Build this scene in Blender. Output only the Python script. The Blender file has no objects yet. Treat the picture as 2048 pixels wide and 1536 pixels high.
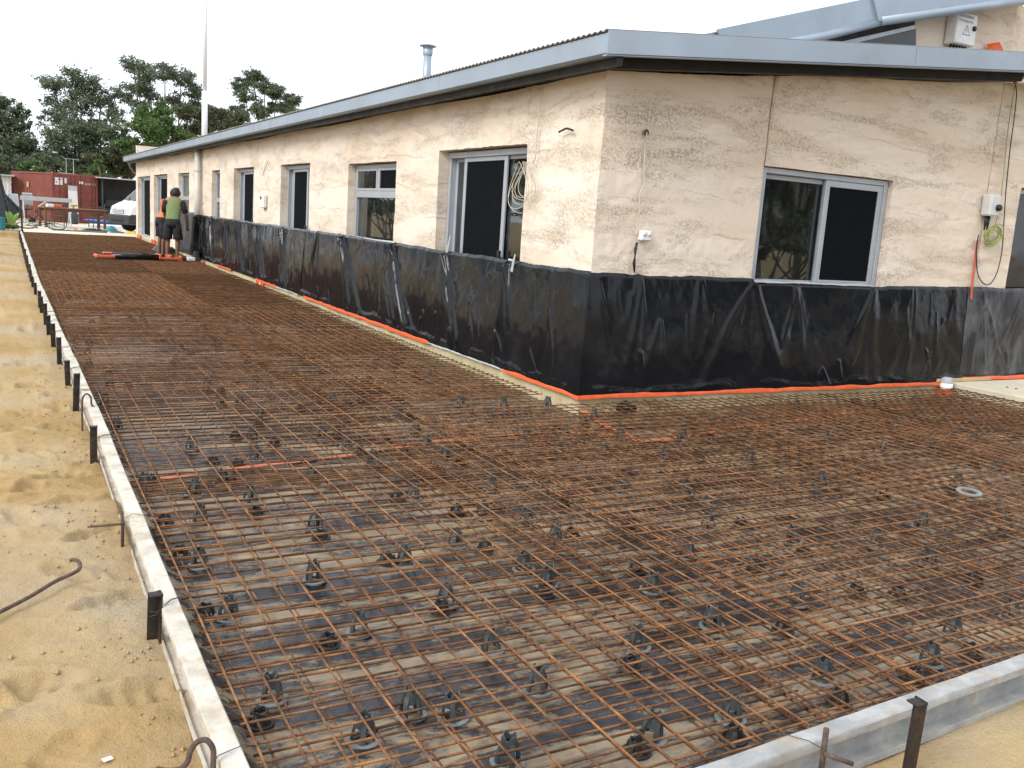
import bpy, math, random
import numpy as np
from mathutils import Matrix, Vector
random.seed(7); rng = np.random.default_rng(7)
scene = bpy.context.scene
COL = scene.collection

# ------------------------------------------------------------------ camera
FPX = 1837.35; YAW, PITCH, ROLL = 0.50689, -0.17477, 0.06710; CAMZ = 1.57
XW, YC = 4.232, 6.401                       # planes of the long wall (x) and of the short wall (y)
cy_, sy_, cp_, sp_ = math.cos(YAW), math.sin(YAW), math.cos(PITCH), math.sin(PITCH)
FW = np.array([sy_*cp_, cy_*cp_, sp_]); R0 = np.array([cy_, -sy_, 0.]); U0 = np.cross(R0, FW)
RT = math.cos(ROLL)*R0 + math.sin(ROLL)*U0; UP = -math.sin(ROLL)*R0 + math.cos(ROLL)*U0
CAM = np.array([0, 0, CAMZ])
cd = bpy.data.cameras.new('camera'); cam = bpy.data.objects.new('camera', cd); COL.objects.link(cam)
cam.matrix_world = Matrix(((RT[0], UP[0], -FW[0], 0), (RT[1], UP[1], -FW[1], 0), (RT[2], UP[2], -FW[2], CAMZ), (0, 0, 0, 1)))
cd.sensor_fit = 'HORIZONTAL'; cd.sensor_width = 36; cd.lens = FPX/2048*36; cd.clip_start = 0.05; cd.clip_end = 3000
scene.camera = cam

# ------------------------------------------------------------------ sky, sun, exposure
SUN_EL, SUN_AZ = math.radians(38), math.radians(250)      # azimuth clockwise from +Y
W = bpy.data.worlds.new('World'); scene.world = W; W.use_nodes = True
nt = W.node_tree; nt.nodes.clear()
o_ = nt.nodes.new('ShaderNodeOutputWorld'); bg = nt.nodes.new('ShaderNodeBackground')
sk = nt.nodes.new('ShaderNodeTexSky'); sk.sky_type = 'NISHITA'; sk.sun_disc = False
sk.sun_elevation = SUN_EL; sk.sun_rotation = SUN_AZ; sk.dust_density = 3
mx = nt.nodes.new('ShaderNodeMix'); mx.data_type = 'RGBA'; mx.inputs[0].default_value = 0.82
nz = nt.nodes.new('ShaderNodeTexNoise'); nz.inputs['Scale'].default_value = 2.2; nz.inputs['Detail'].default_value = 5
rp = nt.nodes.new('ShaderNodeValToRGB'); rp.color_ramp.elements[0].position = .3; rp.color_ramp.elements[1].position = .7
rp.color_ramp.elements[0].color = (8.6, 9.3, 10.4, 1); rp.color_ramp.elements[1].color = (11, 11.2, 11.5, 1)
nt.links.new(nz.outputs['Fac'], rp.inputs[0]); nt.links.new(sk.outputs[0], mx.inputs[6]); nt.links.new(rp.outputs[0], mx.inputs[7])
nt.links.new(mx.outputs[2], bg.inputs[0]); bg.inputs[1].default_value = 0.1; nt.links.new(bg.outputs[0], o_.inputs[0])
sd = bpy.data.lights.new('sun', 'SUN'); sd.energy = 1.5; sd.angle = math.radians(24); sd.color = (1, .965, .91)
sun = bpy.data.objects.new('sun', sd); COL.objects.link(sun)
sv = Vector((math.sin(SUN_AZ)*math.cos(SUN_EL), math.cos(SUN_AZ)*math.cos(SUN_EL), math.sin(SUN_EL)))
sun.rotation_euler = (-sv).to_track_quat('-Z', 'Y').to_euler(); sun.location = (-10, 0, 20)
vs = scene.view_settings; vs.view_transform = 'Standard'; vs.look = 'None'; vs.exposure = 0.74; vs.gamma = 1; vs.use_curve_mapping = False
scene.render.engine = 'CYCLES'

# ------------------------------------------------------------------ pixel -> place helpers
def ray(px, py): return FW + RT*((px-1024)/FPX) - UP*((py-768)/FPX)
def G(px, py, z=0.0): v = ray(px, py); return CAM + v*((z-CAMZ)/v[2])
def onX(px, py, X=XW): v = ray(px, py); return CAM + v*(X/v[0])
def onY(px, py, Y=YC): v = ray(px, py); return CAM + v*(Y/v[1])

# ------------------------------------------------------------------ noise
def _h(ix, iy, iz, s):
    n = (ix*374761393 + iy*668265263 + iz*2147483647 + s*1274126177) & 0xffffffff
    n = ((n ^ (n >> 13))*1274126177) & 0xffffffff
    return ((n ^ (n >> 16)) & 0xffff)/65535.0
def vnoise(x, y, z=None, s=0):
    x = np.asarray(x, float); y = np.asarray(y, float); z = np.zeros_like(x) if z is None else np.asarray(z, float)
    i, j, k = [np.floor(a).astype(np.int64) for a in (x, y, z)]; u, v, w = x-i, y-j, z-k
    u, v, w = [a*a*(3-2*a) for a in (u, v, w)]; r = 0
    for a in (0, 1):
        for b in (0, 1):
            for c in (0, 1):
                r = r + _h(i+a, j+b, k+c, s)*(u if a else 1-u)*(v if b else 1-v)*(w if c else 1-w)
    return r*2-1
def fbm(x, y, z=None, s=0, o=4):
    r = 0; a = 1.; f = 1.
    for q in range(o):
        r = r + a*vnoise(np.asarray(x)*f, np.asarray(y)*f, None if z is None else np.asarray(z)*f, s+q); a *= .5; f *= 2.03
    return r

# ------------------------------------------------------------------ mesh helpers
def link(o, parent=None):
    COL.objects.link(o)
    if parent is not None: o.parent = parent
    return o
def mesh_obj(name, verts, faces, mat, parent=None, smooth=False):
    me = bpy.data.meshes.new(name); me.from_pydata([tuple(map(float, v)) for v in verts], [], [tuple(map(int, f)) for f in faces]); me.update()
    if mat is not None: me.materials.append(mat)
    if smooth: me.polygons.foreach_set('use_smooth', [True]*len(me.polygons))
    return link(bpy.data.objects.new(name, me), parent)
def tag(o, label=None, cat=None, group=None, kind=None):
    if label: o['label'] = label
    if cat: o['category'] = cat
    if group: o['group'] = group
    if kind: o['kind'] = kind
    return o
def empty(name, loc=(0, 0, 0), rz=0, label=None, cat=None, group=None, parent=None):
    o = bpy.data.objects.new(name, None); o.location = [float(c) for c in loc]; o.rotation_euler = (0, 0, rz); o.empty_display_size = .1
    link(o, parent); return tag(o, label, cat, group)
def copy_tree(o, parent=None):
    c = o.copy(); COL.objects.link(c); c.parent = parent
    for ch in o.children: copy_tree(ch, c)
    return c
class MB:
    def __init__(s): s.v = []; s.f = []
    def add(s, vs, fs):
        b = len(s.v); s.v += [tuple(map(float, p)) for p in vs]; s.f += [tuple(i+b for i in f) for f in fs]; return s
    def box(s, x0, x1, y0, y1, z0, z1, bev=0.0, M=None):
        if bev <= 0:
            vs = [(x, y, z) for z in (z0, z1) for y in (y0, y1) for x in (x0, x1)]
            fs = [(0, 2, 3, 1), (4, 5, 7, 6), (0, 1, 5, 4), (2, 6, 7, 3), (0, 4, 6, 2), (1, 3, 7, 5)]
        else:
            b = min(bev, .49*(x1-x0), .49*(y1-y0), .49*(z1-z0)); vs = []; idx = {}
            X = (x0, x1); Y = (y0, y1); Z = (z0, z1); sg = (1, -1)
            for i in (0, 1):
                for j in (0, 1):
                    for k in (0, 1):
                        for a in range(3):
                            p = [X[i]+sg[i]*b, Y[j]+sg[j]*b, Z[k]+sg[k]*b]; p[a] = (X[i], Y[j], Z[k])[a]
                            idx[i, j, k, a] = len(vs); vs.append(tuple(p))
            q = lambda i, j, k, a: idx[i, j, k, a]
            fs = []
            for i in (0, 1): fs.append((q(i, 0, 0, 0), q(i, 1, 0, 0), q(i, 1, 1, 0), q(i, 0, 1, 0)))
            for j in (0, 1): fs.append((q(0, j, 0, 1), q(1, j, 0, 1), q(1, j, 1, 1), q(0, j, 1, 1)))
            for k in (0, 1): fs.append((q(0, 0, k, 2), q(1, 0, k, 2), q(1, 1, k, 2), q(0, 1, k, 2)))
            for i in (0, 1):
                for j in (0, 1):
                    fs.append((q(i, j, 0, 0), q(i, j, 1, 0), q(i, j, 1, 1), q(i, j, 0, 1)))
                    fs.append((q(i, 0, j, 0), q(i, 1, j, 0), q(i, 1, j, 2), q(i, 0, j, 2)))
                    fs.append((q(0, i, j, 1), q(1, i, j, 1), q(1, i, j, 2), q(0, i, j, 2)))
                    for k in (0, 1): fs.append((q(i, j, k, 0), q(i, j, k, 1), q(i, j, k, 2)))
        if M is not None: vs = [tuple(M @ Vector(p)) for p in vs]
        return s.add(vs, fs)
    def tube(s, pts, r, n=8, cap=True):
        P = [np.array(p, float) for p in pts]; rs = r if hasattr(r, '__len__') else [r]*len(P)
        vs = []; fs = []; prev = None
        for i, p in enumerate(P):
            t = P[min(i+1, len(P)-1)]-P[max(i-1, 0)]; L = np.linalg.norm(t); t = t/(L if L > 1e-9 else 1)
            if prev is None:
                a = np.array([0, 0, 1.]) if abs(t[2]) < .9 else np.array([1., 0, 0]); u = np.cross(t, a)
            else: u = prev-t*(prev@t)
            u /= max(np.linalg.norm(u), 1e-9); w = np.cross(t, u); prev = u
            for k in range(n):
                a = 2*math.pi*k/n; vs.append(p+rs[i]*(math.cos(a)*u+math.sin(a)*w))
        for i in range(len(P)-1):
            for k in range(n): fs.append((i*n+k, i*n+(k+1) % n, (i+1)*n+(k+1) % n, (i+1)*n+k))
        if cap: fs.append(tuple(range(n))[::-1]); fs.append(tuple(range((len(P)-1)*n, len(P)*n)))
        return s.add(vs, fs)
    def lathe(s, prof, n=16, c=(0, 0, 0), close=False):
        vs = []; fs = []; m = len(prof)
        for k in range(n):
            a = 2*math.pi*k/n
            for r, z in prof: vs.append((c[0]+r*math.cos(a), c[1]+r*math.sin(a), c[2]+z))
        for k in range(n):
            k2 = (k+1) % n
            for i in range(m if close else m-1): fs.append((k*m+i, k2*m+i, k2*m+(i+1) % m, k*m+(i+1) % m))
        return s.add(vs, fs)
    def loft(s, rings, cap=True):
        n = len(rings[0]); vs = [p for r in rings for p in r]; fs = []
        for i in range(len(rings)-1):
            for k in range(n): fs.append((i*n+k, i*n+(k+1) % n, (i+1)*n+(k+1) % n, (i+1)*n+k))
        if cap: fs.append(tuple(range(n))[::-1]); fs.append(tuple(range((len(rings)-1)*n, len(rings)*n)))
        return s.add(vs, fs)
    def prism(s, poly, a0, a1, axis='y'):
        def P(u, v, w): return {'y': (u, w, v), 'x': (w, u, v), 'z': (u, v, w)}[axis]
        n = len(poly); vs = [P(u, v, a0) for u, v in poly]+[P(u, v, a1) for u, v in poly]
        fs = [(k, (k+1) % n, n+(k+1) % n, n+k) for k in range(n)]+[tuple(range(n))[::-1], tuple(range(n, 2*n))]
        return s.add(vs, fs)
    def build(s, name, mat, parent=None, smooth=False): return mesh_obj(name, s.v, s.f, mat, parent, smooth)
def smooth_by_angle(o, deg=35):
    me = o.data; me.polygons.foreach_set('use_smooth', [True]*len(me.polygons))
    try: me.set_sharp_from_angle(angle=math.radians(deg))
    except Exception: pass
    return o
def grid_faces(nu, nv, off=0): return [(off+i*nv+j, off+(i+1)*nv+j, off+(i+1)*nv+j+1, off+i*nv+j+1) for i in range(nu-1) for j in range(nv-1)]

# ------------------------------------------------------------------ materials
MATS = {}
class NT:
    def __init__(s, name):
        s.m = bpy.data.materials.new(name); s.m.use_nodes = True; s.t = s.m.node_tree; s.n = s.t.nodes; s.n.clear()
        s.out = s.n.new('ShaderNodeOutputMaterial'); s.b = s.n.new('ShaderNodeBsdfPrincipled'); s.l(s.b.outputs[0], s.out.inputs[0])
        s.pos = s.n.new('ShaderNodeNewGeometry')
    def l(s, a, b): s.t.links.new(a, b)
    def set(s, **k):
        for a, v in k.items(): s.b.inputs[a.replace('_', ' ')].default_value = v
        return s
    def mapping(s, scale=(1, 1, 1), rot=(0, 0, 0), obj=False):
        m = s.n.new('ShaderNodeMapping'); m.inputs['Scale'].default_value = scale; m.inputs['Rotation'].default_value = rot
        if obj:
            tc = s.n.new('ShaderNodeTexCoord'); s.l(tc.outputs['Object'], m.inputs[0])
        else: s.l(s.pos.outputs['Position'], m.inputs[0])
        return m.outputs[0]
    def noise(s, vec, scale, det=4, rough=.55, dist=0):
        n = s.n.new('ShaderNodeTexNoise'); n.inputs['Scale'].default_value = scale; n.inputs['Detail'].default_value = det
        n.inputs['Roughness'].default_value = rough; n.inputs['Distortion'].default_value = dist; s.l(vec, n.inputs['Vector']); return n.outputs['Fac']
    def vor(s, vec, scale, feat='F1'):
        n = s.n.new('ShaderNodeTexVoronoi'); n.feature = feat; n.inputs['Scale'].default_value = scale; s.l(vec, n.inputs['Vector']); return n.outputs['Distance']
    def ramp(s, fac, stops):
        r = s.n.new('ShaderNodeValToRGB'); e = r.color_ramp.elements
        while len(e) < len(stops): e.new(.5)
        for i, (p, c) in enumerate(stops):
            e[i].position = p; c = c if hasattr(c, '__len__') else (c, c, c); e[i].color = (*c, 1)
        s.l(fac, r.inputs[0]); return r.outputs[0]
    def mix(s, fac, a, b, mode='MIX'):
        m = s.n.new('ShaderNodeMix'); m.data_type = 'RGBA'; m.blend_type = mode
        for i, v in ((0, fac), (6, a), (7, b)):
            if hasattr(v, 'is_linked'): s.l(v, m.inputs[i])
            elif i == 0: m.inputs[0].default_value = v
            else: m.inputs[i].default_value = (*v, 1) if hasattr(v, '__len__') else (v, v, v, 1)
        return m.outputs[2]
    def math(s, op, a, b=0.0):
        m = s.n.new('ShaderNodeMath'); m.operation = op
        for i, v in ((0, a), (1, b)):
            if hasattr(v, 'is_linked'): s.l(v, m.inputs[i])
            else: m.inputs[i].default_value = v
        return m.outputs[0]
    def bump(s, h, strength=.5, dist=.01, normal=None):
        b = s.n.new('ShaderNodeBump'); b.inputs['Strength'].default_value = strength; b.inputs['Distance'].default_value = dist
        s.l(h, b.inputs['Height'])
        if normal is not None: s.l(normal, b.inputs['Normal'])
        s.l(b.outputs[0], s.b.inputs['Normal']); return b.outputs[0]
    def col(s, c): s.l(c, s.b.inputs['Base Color']); return s
    def rough(s, c): s.l(c, s.b.inputs['Roughness']); return s
def worn(name, c, rough=.5, var=.25, scale=6, metal=0., spec=.5, bump=.15, bs=60, dirt=None, dirtamt=.4, obj=False):
    """paint or plastic or wood or metal of one colour with blotches, grime and fine relief"""
    n = NT(name); v = n.mapping(obj=obj); a = n.noise(v, scale, 5); c2 = tuple(x*(1-var) for x in c); c1 = tuple(min(1, x*(1+var*.7)) for x in c)
    k = n.ramp(a, [(.3, c2), (.7, c1)])
    if dirt is not None:
        d = n.ramp(n.noise(v, scale*1.7, 8, .7), [(.5, 0.), (.68, 1.)]); k = n.mix(n.math('MULTIPLY', d, dirtamt), k, dirt)
    n.col(k); n.rough(n.ramp(n.noise(v, scale*3, 4), [(.3, max(0, rough-.1)), (.7, min(1, rough+.12))]))
    n.set(Metallic=metal, Specular_IOR_Level=spec)
    if bump: n.bump(n.noise(v, bs, 3), bump, .004)
    MATS[name] = n.m; return n.m

def make_mats():
    # rammed earth
    n = NT('rammed_earth'); v = n.mapping(); st = n.mapping((.55, .55, 2.6)); st2 = n.mapping((.9, .9, 5))
    lift = n.noise(st, 1.1, 5, .6, .4)
    base = n.ramp(lift, [(.25, (.655, .55, .435)), (.42, (.72, .625, .515)), (.55, (.765, .685, .585)), (.72, (.81, .745, .655))])
    pink = n.ramp(n.noise(v, .55, 3), [(.42, 0.), (.7, 1.)]); base = n.mix(n.math('MULTIPLY', pink, .4), base, (.74, .60, .485))
    white = n.ramp(n.noise(st2, 1.3, 5, .65), [(.52, 0.), (.70, 1.)]); base = n.mix(n.math('MULTIPLY', white, .6), base, (.84, .80, .735))
    band = n.ramp(n.noise(n.mapping((.6, .6, 2.4)), 1.6, 8, .75, .4), [(.48, 0.), (.63, 1.)])      # boney, gravelly lifts
    cell = n.vor(v, 62); grit = n.ramp(cell, [(.28, 0.), (.5, 1.)])
    pit = n.math('MULTIPLY', band, n.ramp(n.noise(v, 52, 5, .75), [(.49, 0.), (.58, 1.)]))
    base = n.mix(n.math('MULTIPLY', pit, .52), base, (.38, .28, .185))
    sep = n.n.new('ShaderNodeSeparateXYZ'); n.l(n.pos.outputs['Position'], sep.inputs[0])
    lz = n.math('ADD', n.math('MULTIPLY', sep.outputs[2], 2.9), n.math('MULTIPLY', n.noise(v, .8, 5, .6), 1.1)); line = n.ramp(n.math('FRACT', lz), [(.0, 1.), (.05, 0.)])
    line = n.math('MULTIPLY', line, n.ramp(n.noise(v, 1.3, 4), [(.45, 0.), (.6, 1.)])); base = n.mix(n.math('MULTIPLY', line, .38), base, (.42, .32, .22))
    stain = n.ramp(n.noise(n.mapping((2.2, 2.2, .5)), 1.0, 6, .7), [(.6, 0.), (.78, 1.)]); base = n.mix(n.math('MULTIPLY', stain, .3), base, (.40, .33, .26))
    spk = n.ramp(n.noise(v, 150, 2), [(.3, .86), (.6, 1.05)]); base = n.mix(1., base, spk, 'MULTIPLY')
    rnd = n.n.new('ShaderNodeObjectInfo'); tint = n.ramp(rnd.outputs['Random'], [(0, (.95, .94, .93)), (1, (1.03, 1.02, 1.0))]); base = n.mix(1., base, tint, 'MULTIPLY')
    n.col(base); n.set(Roughness=.93, Specular_IOR_Level=.2)
    h = n.math('SUBTRACT', n.math('MULTIPLY', n.noise(v, 90, 4, .7), .35), n.math('MULTIPLY', pit, n.math('ADD', n.math('MULTIPLY', grit, .8), .5)))
    n.bump(n.math('SUBTRACT', h, n.math('MULTIPLY', line, .6)), .7, .009); MATS['earth'] = n.m
    # sand
    n = NT('sand'); v = n.mapping(); a = n.noise(v, .8, 6, .6); c = n.ramp(a, [(.3, (.335, .215, .088)), (.5, (.42, .295, .14)), (.7, (.49, .375, .21))])
    g = n.ramp(n.noise(n.mapping((.8, 1, 1)), .4, 6, .65), [(.48, 0.), (.62, 1.)]); c = n.mix(n.math('MULTIPLY', g, .65), c, (.37, .315, .245))
    d = n.ramp(n.noise(v, 7, 8, .72), [(.56, 0.), (.7, 1.)]); c = n.mix(n.math('MULTIPLY', d, .45), c, (.30, .205, .10))
    gr = n.ramp(n.noise(v, 420, 2), [(.3, .68), (.7, 1.2)]); c = n.mix(1., c, gr, 'MULTIPLY')
    pebs = n.ramp(n.vor(v, 30), [(.03, 1.), (.075, 0.)]); c = n.mix(n.math('MULTIPLY', pebs, n.ramp(n.noise(v, 5, 2), [(.55, 0.), (.6, .7)])), c, (.16, .11, .07))
    n.col(c); n.set(Roughness=.95, Specular_IOR_Level=.15)
    h = n.math('ADD', n.math('MULTIPLY', n.noise(v, 22, 6, .7), 1.0), n.math('MULTIPLY', n.noise(v, 160, 3), .25)); n.bump(h, .9, .016); MATS['sand'] = n.m
    # membrane: builders film under dusty, damp sand
    n = NT('membrane_film'); v = n.mapping(); w = n.mapping((.5, 2.3, 1), (0, 0, .10))
    dust = n.noise(w, 2.4, 9, .7, .9); fine = n.noise(v, 26, 6, .75)
    f = n.ramp(n.math('ADD', n.math('MULTIPLY', dust, .8), n.math('MULTIPLY', fine, .2)), [(.47, 0.), (.52, .5), (.585, .96)])
    sandc = n.ramp(n.noise(v, 3.2, 5), [(.3, (.25, .18, .10)), (.5, (.335, .27, .185)), (.62, (.40, .30, .175)), (.75, (.48, .335, .145))])
    filmc = n.ramp(n.noise(v, 4, 4), [(.35, (.012, .012, .016)), (.7, (.042, .041, .047))])
    n.col(n.mix(f, filmc, sandc)); n.rough(n.ramp(f, [(0., .13), (.7, .48)])); n.set(Specular_IOR_Level=.5)
    h = n.math('ADD', n.math('MULTIPLY', n.noise(n.mapping((.5, 3, 1), (0, 0, .1)), 5, 4, .6, .5), 1.), n.math('MULTIPLY', fine, .2)); n.bump(h, .55, .02); MATS['membrane'] = n.m
    # rusty bar
    n = NT('rusty_bar'); v = n.mapping(); a = n.noise(v, 9, 6, .7); c = n.ramp(a, [(.3, (.062, .031, .018)), (.46, (.15, .072, .035)), (.64, (.335, .16, .066)), (.8, (.40, .235, .13))])
    rnd = n.n.new('ShaderNodeObjectInfo'); c = n.mix(1., c, n.ramp(rnd.outputs['Random'], [(0, .62), (1, 1.12)]), 'MULTIPLY')
    tc = n.n.new('ShaderNodeTexCoord'); sp = n.n.new('ShaderNodeSeparateXYZ'); n.l(tc.outputs['Object'], sp.inputs[0])
    rib = n.ramp(n.math('FRACT', n.math('ADD', n.math('MULTIPLY', sp.outputs[0], 118.), n.math('MULTIPLY', sp.outputs[1], 40.))), [(.3, 1.12), (.6, .62), (.9, 1.12)]); c = n.mix(1., c, rib, 'MULTIPLY')
    n.col(c); n.set(Roughness=.82, Specular_IOR_Level=.25); n.bump(n.math('ADD', n.noise(v, 190, 3), n.math('MULTIPLY', rib, .5)), .7, .003); MATS['rust'] = n.m
    # black poly sheeting
    n = NT('black_poly'); v = n.mapping(); n.col(n.ramp(n.noise(v, 2.2, 6, .7), [(.35, (.006, .007, .009)), (.62, (.010, .0115, .014)), (.8, (.022, .024, .027))]))
    n.rough(n.ramp(n.noise(v, 5, 5), [(.3, .09), (.7, .20)])); n.set(Specular_IOR_Level=.25)
    n.bump(n.math('ADD', n.noise(n.mapping((1, 1, .45)), 7, 3, .5, .6), n.math('MULTIPLY', n.noise(n.mapping((1, 1, .6)), 26, 3), .12)), .22, .012); MATS['poly'] = n.m
    n = NT('dust_sheen_poly'); v = n.mapping(); d = n.ramp(n.noise(n.mapping((1, 1, .5)), 3.0, 6, .7), [(.46, 0.), (.64, 1.)])
    n.col(n.mix(n.math('MULTIPLY', d, .55), (.012, .013, .016), (.15, .16, .18))); n.set(Roughness=.36); n.bump(n.noise(v, 8, 3), .2, .01); MATS['dust_sheen_poly'] = n.m  # grey patches: dust, and on the far sheet a painted grazing reflection
    # glass: thin pane
    n = NT('pane_glass'); n.n.remove(n.b); tr = n.n.new('ShaderNodeBsdfTransparent'); tr.inputs[0].default_value = (.55, .6, .6, 1)
    gl = n.n.new('ShaderNodeBsdfGlossy'); gl.inputs['Roughness'].default_value = .015; gl.inputs[0].default_value = (.85, .93, .95, 1)
    fr = n.n.new('ShaderNodeFresnel'); fr.inputs[0].default_value = 2.0; ms = n.n.new('ShaderNodeMixShader')
    n.l(fr.outputs[0], ms.inputs[0]); n.l(tr.outputs[0], ms.inputs[1]); n.l(gl.outputs[0], ms.inputs[2]); df = n.n.new('ShaderNodeBsdfDiffuse'); df.inputs[0].default_value = (.5, .5, .47, 1); m2 = n.n.new('ShaderNodeMixShader')
    dst = n.ramp(n.noise(n.mapping((2.5, 2.5, .9), (.5, .4, 0)), 2.2, 8, .75, 1.2), [(.5, .015), (.62, .07), (.72, .16)]); n.l(dst, m2.inputs[0]); n.l(ms.outputs[0], m2.inputs[1]); n.l(df.outputs[0], m2.inputs[2]); n.l(m2.outputs[0], n.out.inputs[0]); MATS['glass'] = n.m
    # foliage
    for nm, cols in {'leaf_dark': ((.045, .066, .035), (.105, .14, .078), (.20, .235, .145)), 'leaf_gum': ((.055, .078, .048), (.125, .16, .10), (.23, .265, .18)),
                     'leaf_green': ((.035, .075, .02), (.085, .155, .045), (.17, .26, .08)), 'leaf_olive': ((.042, .052, .026), (.09, .105, .052), (.15, .155, .08)), 'leaf_bright': ((.09, .17, .03), (.17, .30, .06), (.28, .42, .12))}.items():
        n = NT(nm); rnd = n.pos.outputs['Random Per Island']; big = n.noise(n.mapping(), .7, 3)
        c = n.ramp(n.math('ADD', n.math('MULTIPLY', rnd, .6), n.math('MULTIPLY', big, .4)), [(.15, cols[0]), (.5, cols[1]), (.85, cols[2])])
        n.col(c); n.set(Roughness=.55, Specular_IOR_Level=.35)
        tl = n.n.new('ShaderNodeBsdfTranslucent'); n.l(c, tl.inputs[0]); ms = n.n.new('ShaderNodeMixShader'); ms.inputs[0].default_value = .3
        n.l(n.b.outputs[0], ms.inputs[1]); n.l(tl.outputs[0], ms.inputs[2]); n.l(ms.outputs[0], n.out.inputs[0]); MATS[nm] = n.m
    # steel side forms with a skin of old concrete
    n = NT('form_steel'); v = n.mapping(); c = n.ramp(n.noise(v, 9, 7, .7), [(.3, (.38, .33, .25)), (.5, (.52, .485, .41)), (.7, (.62, .60, .55))])
    r = n.ramp(n.noise(v, 5, 8, .75), [(.53, 0.), (.64, 1.)]); c = n.mix(n.math('MULTIPLY', r, .65), c, (.40, .25, .12))
    n.col(c); n.set(Roughness=.8); n.bump(n.noise(v, 55, 5, .7), .5, .006); MATS['form'] = n.m
    n = NT('galvanised_form'); v = n.mapping(); c = n.ramp(n.noise(v, 7, 7, .7), [(.3, (.22, .225, .225)), (.5, (.33, .335, .335)), (.7, (.47, .465, .44))])
    r = n.ramp(n.noise(v, 4.5, 8, .78), [(.5, 0.), (.62, 1.)]); c = n.mix(n.math('MULTIPLY', r, .6), c, (.36, .255, .13))
    n.col(c); n.set(Roughness=.62, Metallic=.15); n.bump(n.noise(v, 60, 5, .7), .3, .004); MATS['galv'] = n.m
    # concrete
    n = NT('slab_concrete'); v = n.mapping(); c = n.ramp(n.noise(v, 1.2, 8, .7), [(.3, (.50, .455, .345)), (.55, (.60, .555, .435)), (.75, (.66, .625, .53))])
    r = n.ramp(n.noise(n.mapping((3, 3, 1)), 2.5, 6, .7), [(.55, 0.), (.7, 1.)]); c = n.mix(n.math('MULTIPLY', r, .35), c, (.36, .31, .21))
    n.col(c); n.set(Roughness=.85); n.bump(n.noise(v, 40, 6, .7), .4, .006); MATS['concrete'] = n.m
    n = NT('slab_edge_concrete'); v = n.mapping(); c = n.ramp(n.noise(v, 4, 8, .7), [(.3, (.40, .33, .18)), (.55, (.54, .46, .28)), (.75, (.60, .545, .40))])
    r = n.ramp(n.noise(n.mapping((14, 14, 2)), 1.5, 6, .7), [(.6, 0.), (.68, 1.)]); c = n.mix(n.math('MULTIPLY', r, .6), c, (.20, .15, .08))
    n.col(c); n.set(Roughness=.88); n.bump(n.noise(v, 45, 6, .75), .6, .008); MATS['edge'] = n.m
    W_ = worn
    W_('zinc', (.31, .375, .445), .42, .10, 1.1, .35, bump=.05, bs=30, dirt=(.26, .26, .27), dirtamt=.3)
    W_('roof', (.33, .32, .30), .5, .2, 2, .4, bump=.1, dirt=(.2, .17, .13))
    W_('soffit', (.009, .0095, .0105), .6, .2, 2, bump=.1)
    W_('alu', (.40, .435, .48), .38, .08, 4, .25, bump=.04, dirt=(.42, .38, .32), dirtamt=.25)
    W_('screen', (.007, .008, .010), .85, .1, 5, spec=.04, bump=0)
    W_('black', (.012, .012, .013), .4, .2, 8, bump=.1)
    W_('dark_room', (.02, .02, .022), .9, .3, 1, bump=0)  # near-black stands in for the shade inside the rooms
    W_('stake', (.028, .022, .019), .6, .35, 14, .3, bump=.5, bs=90, dirt=(.11, .05, .025), dirtamt=.6)
    W_('oldrust', (.10, .065, .05), .75, .4, 20, .2, bump=.6, bs=120, dirt=(.20, .17, .15), dirtamt=.5)
    W_('wire', (.07, .065, .065), .5, .2, 8, .4, bump=0)
    W_('chair_leg', (.05, .059, .061), .5, .2, 20, bump=.15, bs=200, dirt=(.2, .16, .1), dirtamt=.25, obj=True)
    W_('chair_grey', (.19, .215, .22), .36, .2, 20, bump=.15, bs=200, dirt=(.24, .2, .14), dirtamt=.25, obj=True)  # base rings: lighter grey puts the reflected sky into their colour
    W_('chair_black', (.02, .021, .022), .5, .25, 20, bump=.15, bs=200, dirt=(.2, .16, .1), dirtamt=.3, obj=True)
    W_('tape', (.78, .125, .035), .38, .18, 14, bump=.35, bs=40)
    W_('tape_dusty', (.70, .17, .07), .5, .2, 20, bump=.35, bs=40, dirt=(.45, .36, .25), dirtamt=.5)
    W_('white', (.74, .75, .74), .45, .07, 5, bump=.06, dirt=(.5, .47, .42), dirtamt=.3)
    W_('van_white', (.80, .81, .82), .22, .04, 2, bump=0, dirt=(.6, .58, .54), dirtamt=.25)
    W_('pvc', (.78, .78, .75), .35, .06, 5, bump=.05)
    W_('downpipe', (.52, .51, .47), .45, .08, 3, bump=.05)
    W_('pole', (.80, .80, .79), .4, .04, 3, bump=.02)
    W_('cream_cable', (.55, .50, .40), .5, .12, 10, bump=0)
    W_('green_cable', (.30, .36, .08), .5, .2, 10, bump=0)
    W_('red_pipe', (.55, .12, .07), .5, .2, 10, bump=.1)
    W_('box_grey', (.60, .62, .61), .45, .06, 8, bump=.04)
    W_('container', (.225, .058, .042), .6, .2, 1.6, bump=.15, bs=20, dirt=(.12, .06, .045), dirtamt=.5)
    W_('container_dark', (.13, .035, .03), .65, .25, 1.6, bump=.15, bs=20)
    W_('wood', (.145, .06, .032), .55, .3, 9, bump=.2, bs=40)
    W_('wood_dark', (.085, .045, .026), .6, .3, 9, bump=.2, bs=40)
    W_('pale_metal', (.46, .48, .49), .45, .12, 6, .3, bump=.05)
    W_('dark_metal', (.045, .052, .058), .6, .3, 5, .2, bump=.2)
    W_('rubber', (.016, .016, .017), .7, .2, 10, bump=.1)
    W_('blue', (.02, .15, .48), .4, .12, 4, bump=.05)
    W_('teal', (.03, .2, .24), .6, .2, 6, bump=.2)
    W_('yellow', (.62, .40, .03), .5, .15, 6, bump=.1)
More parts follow.
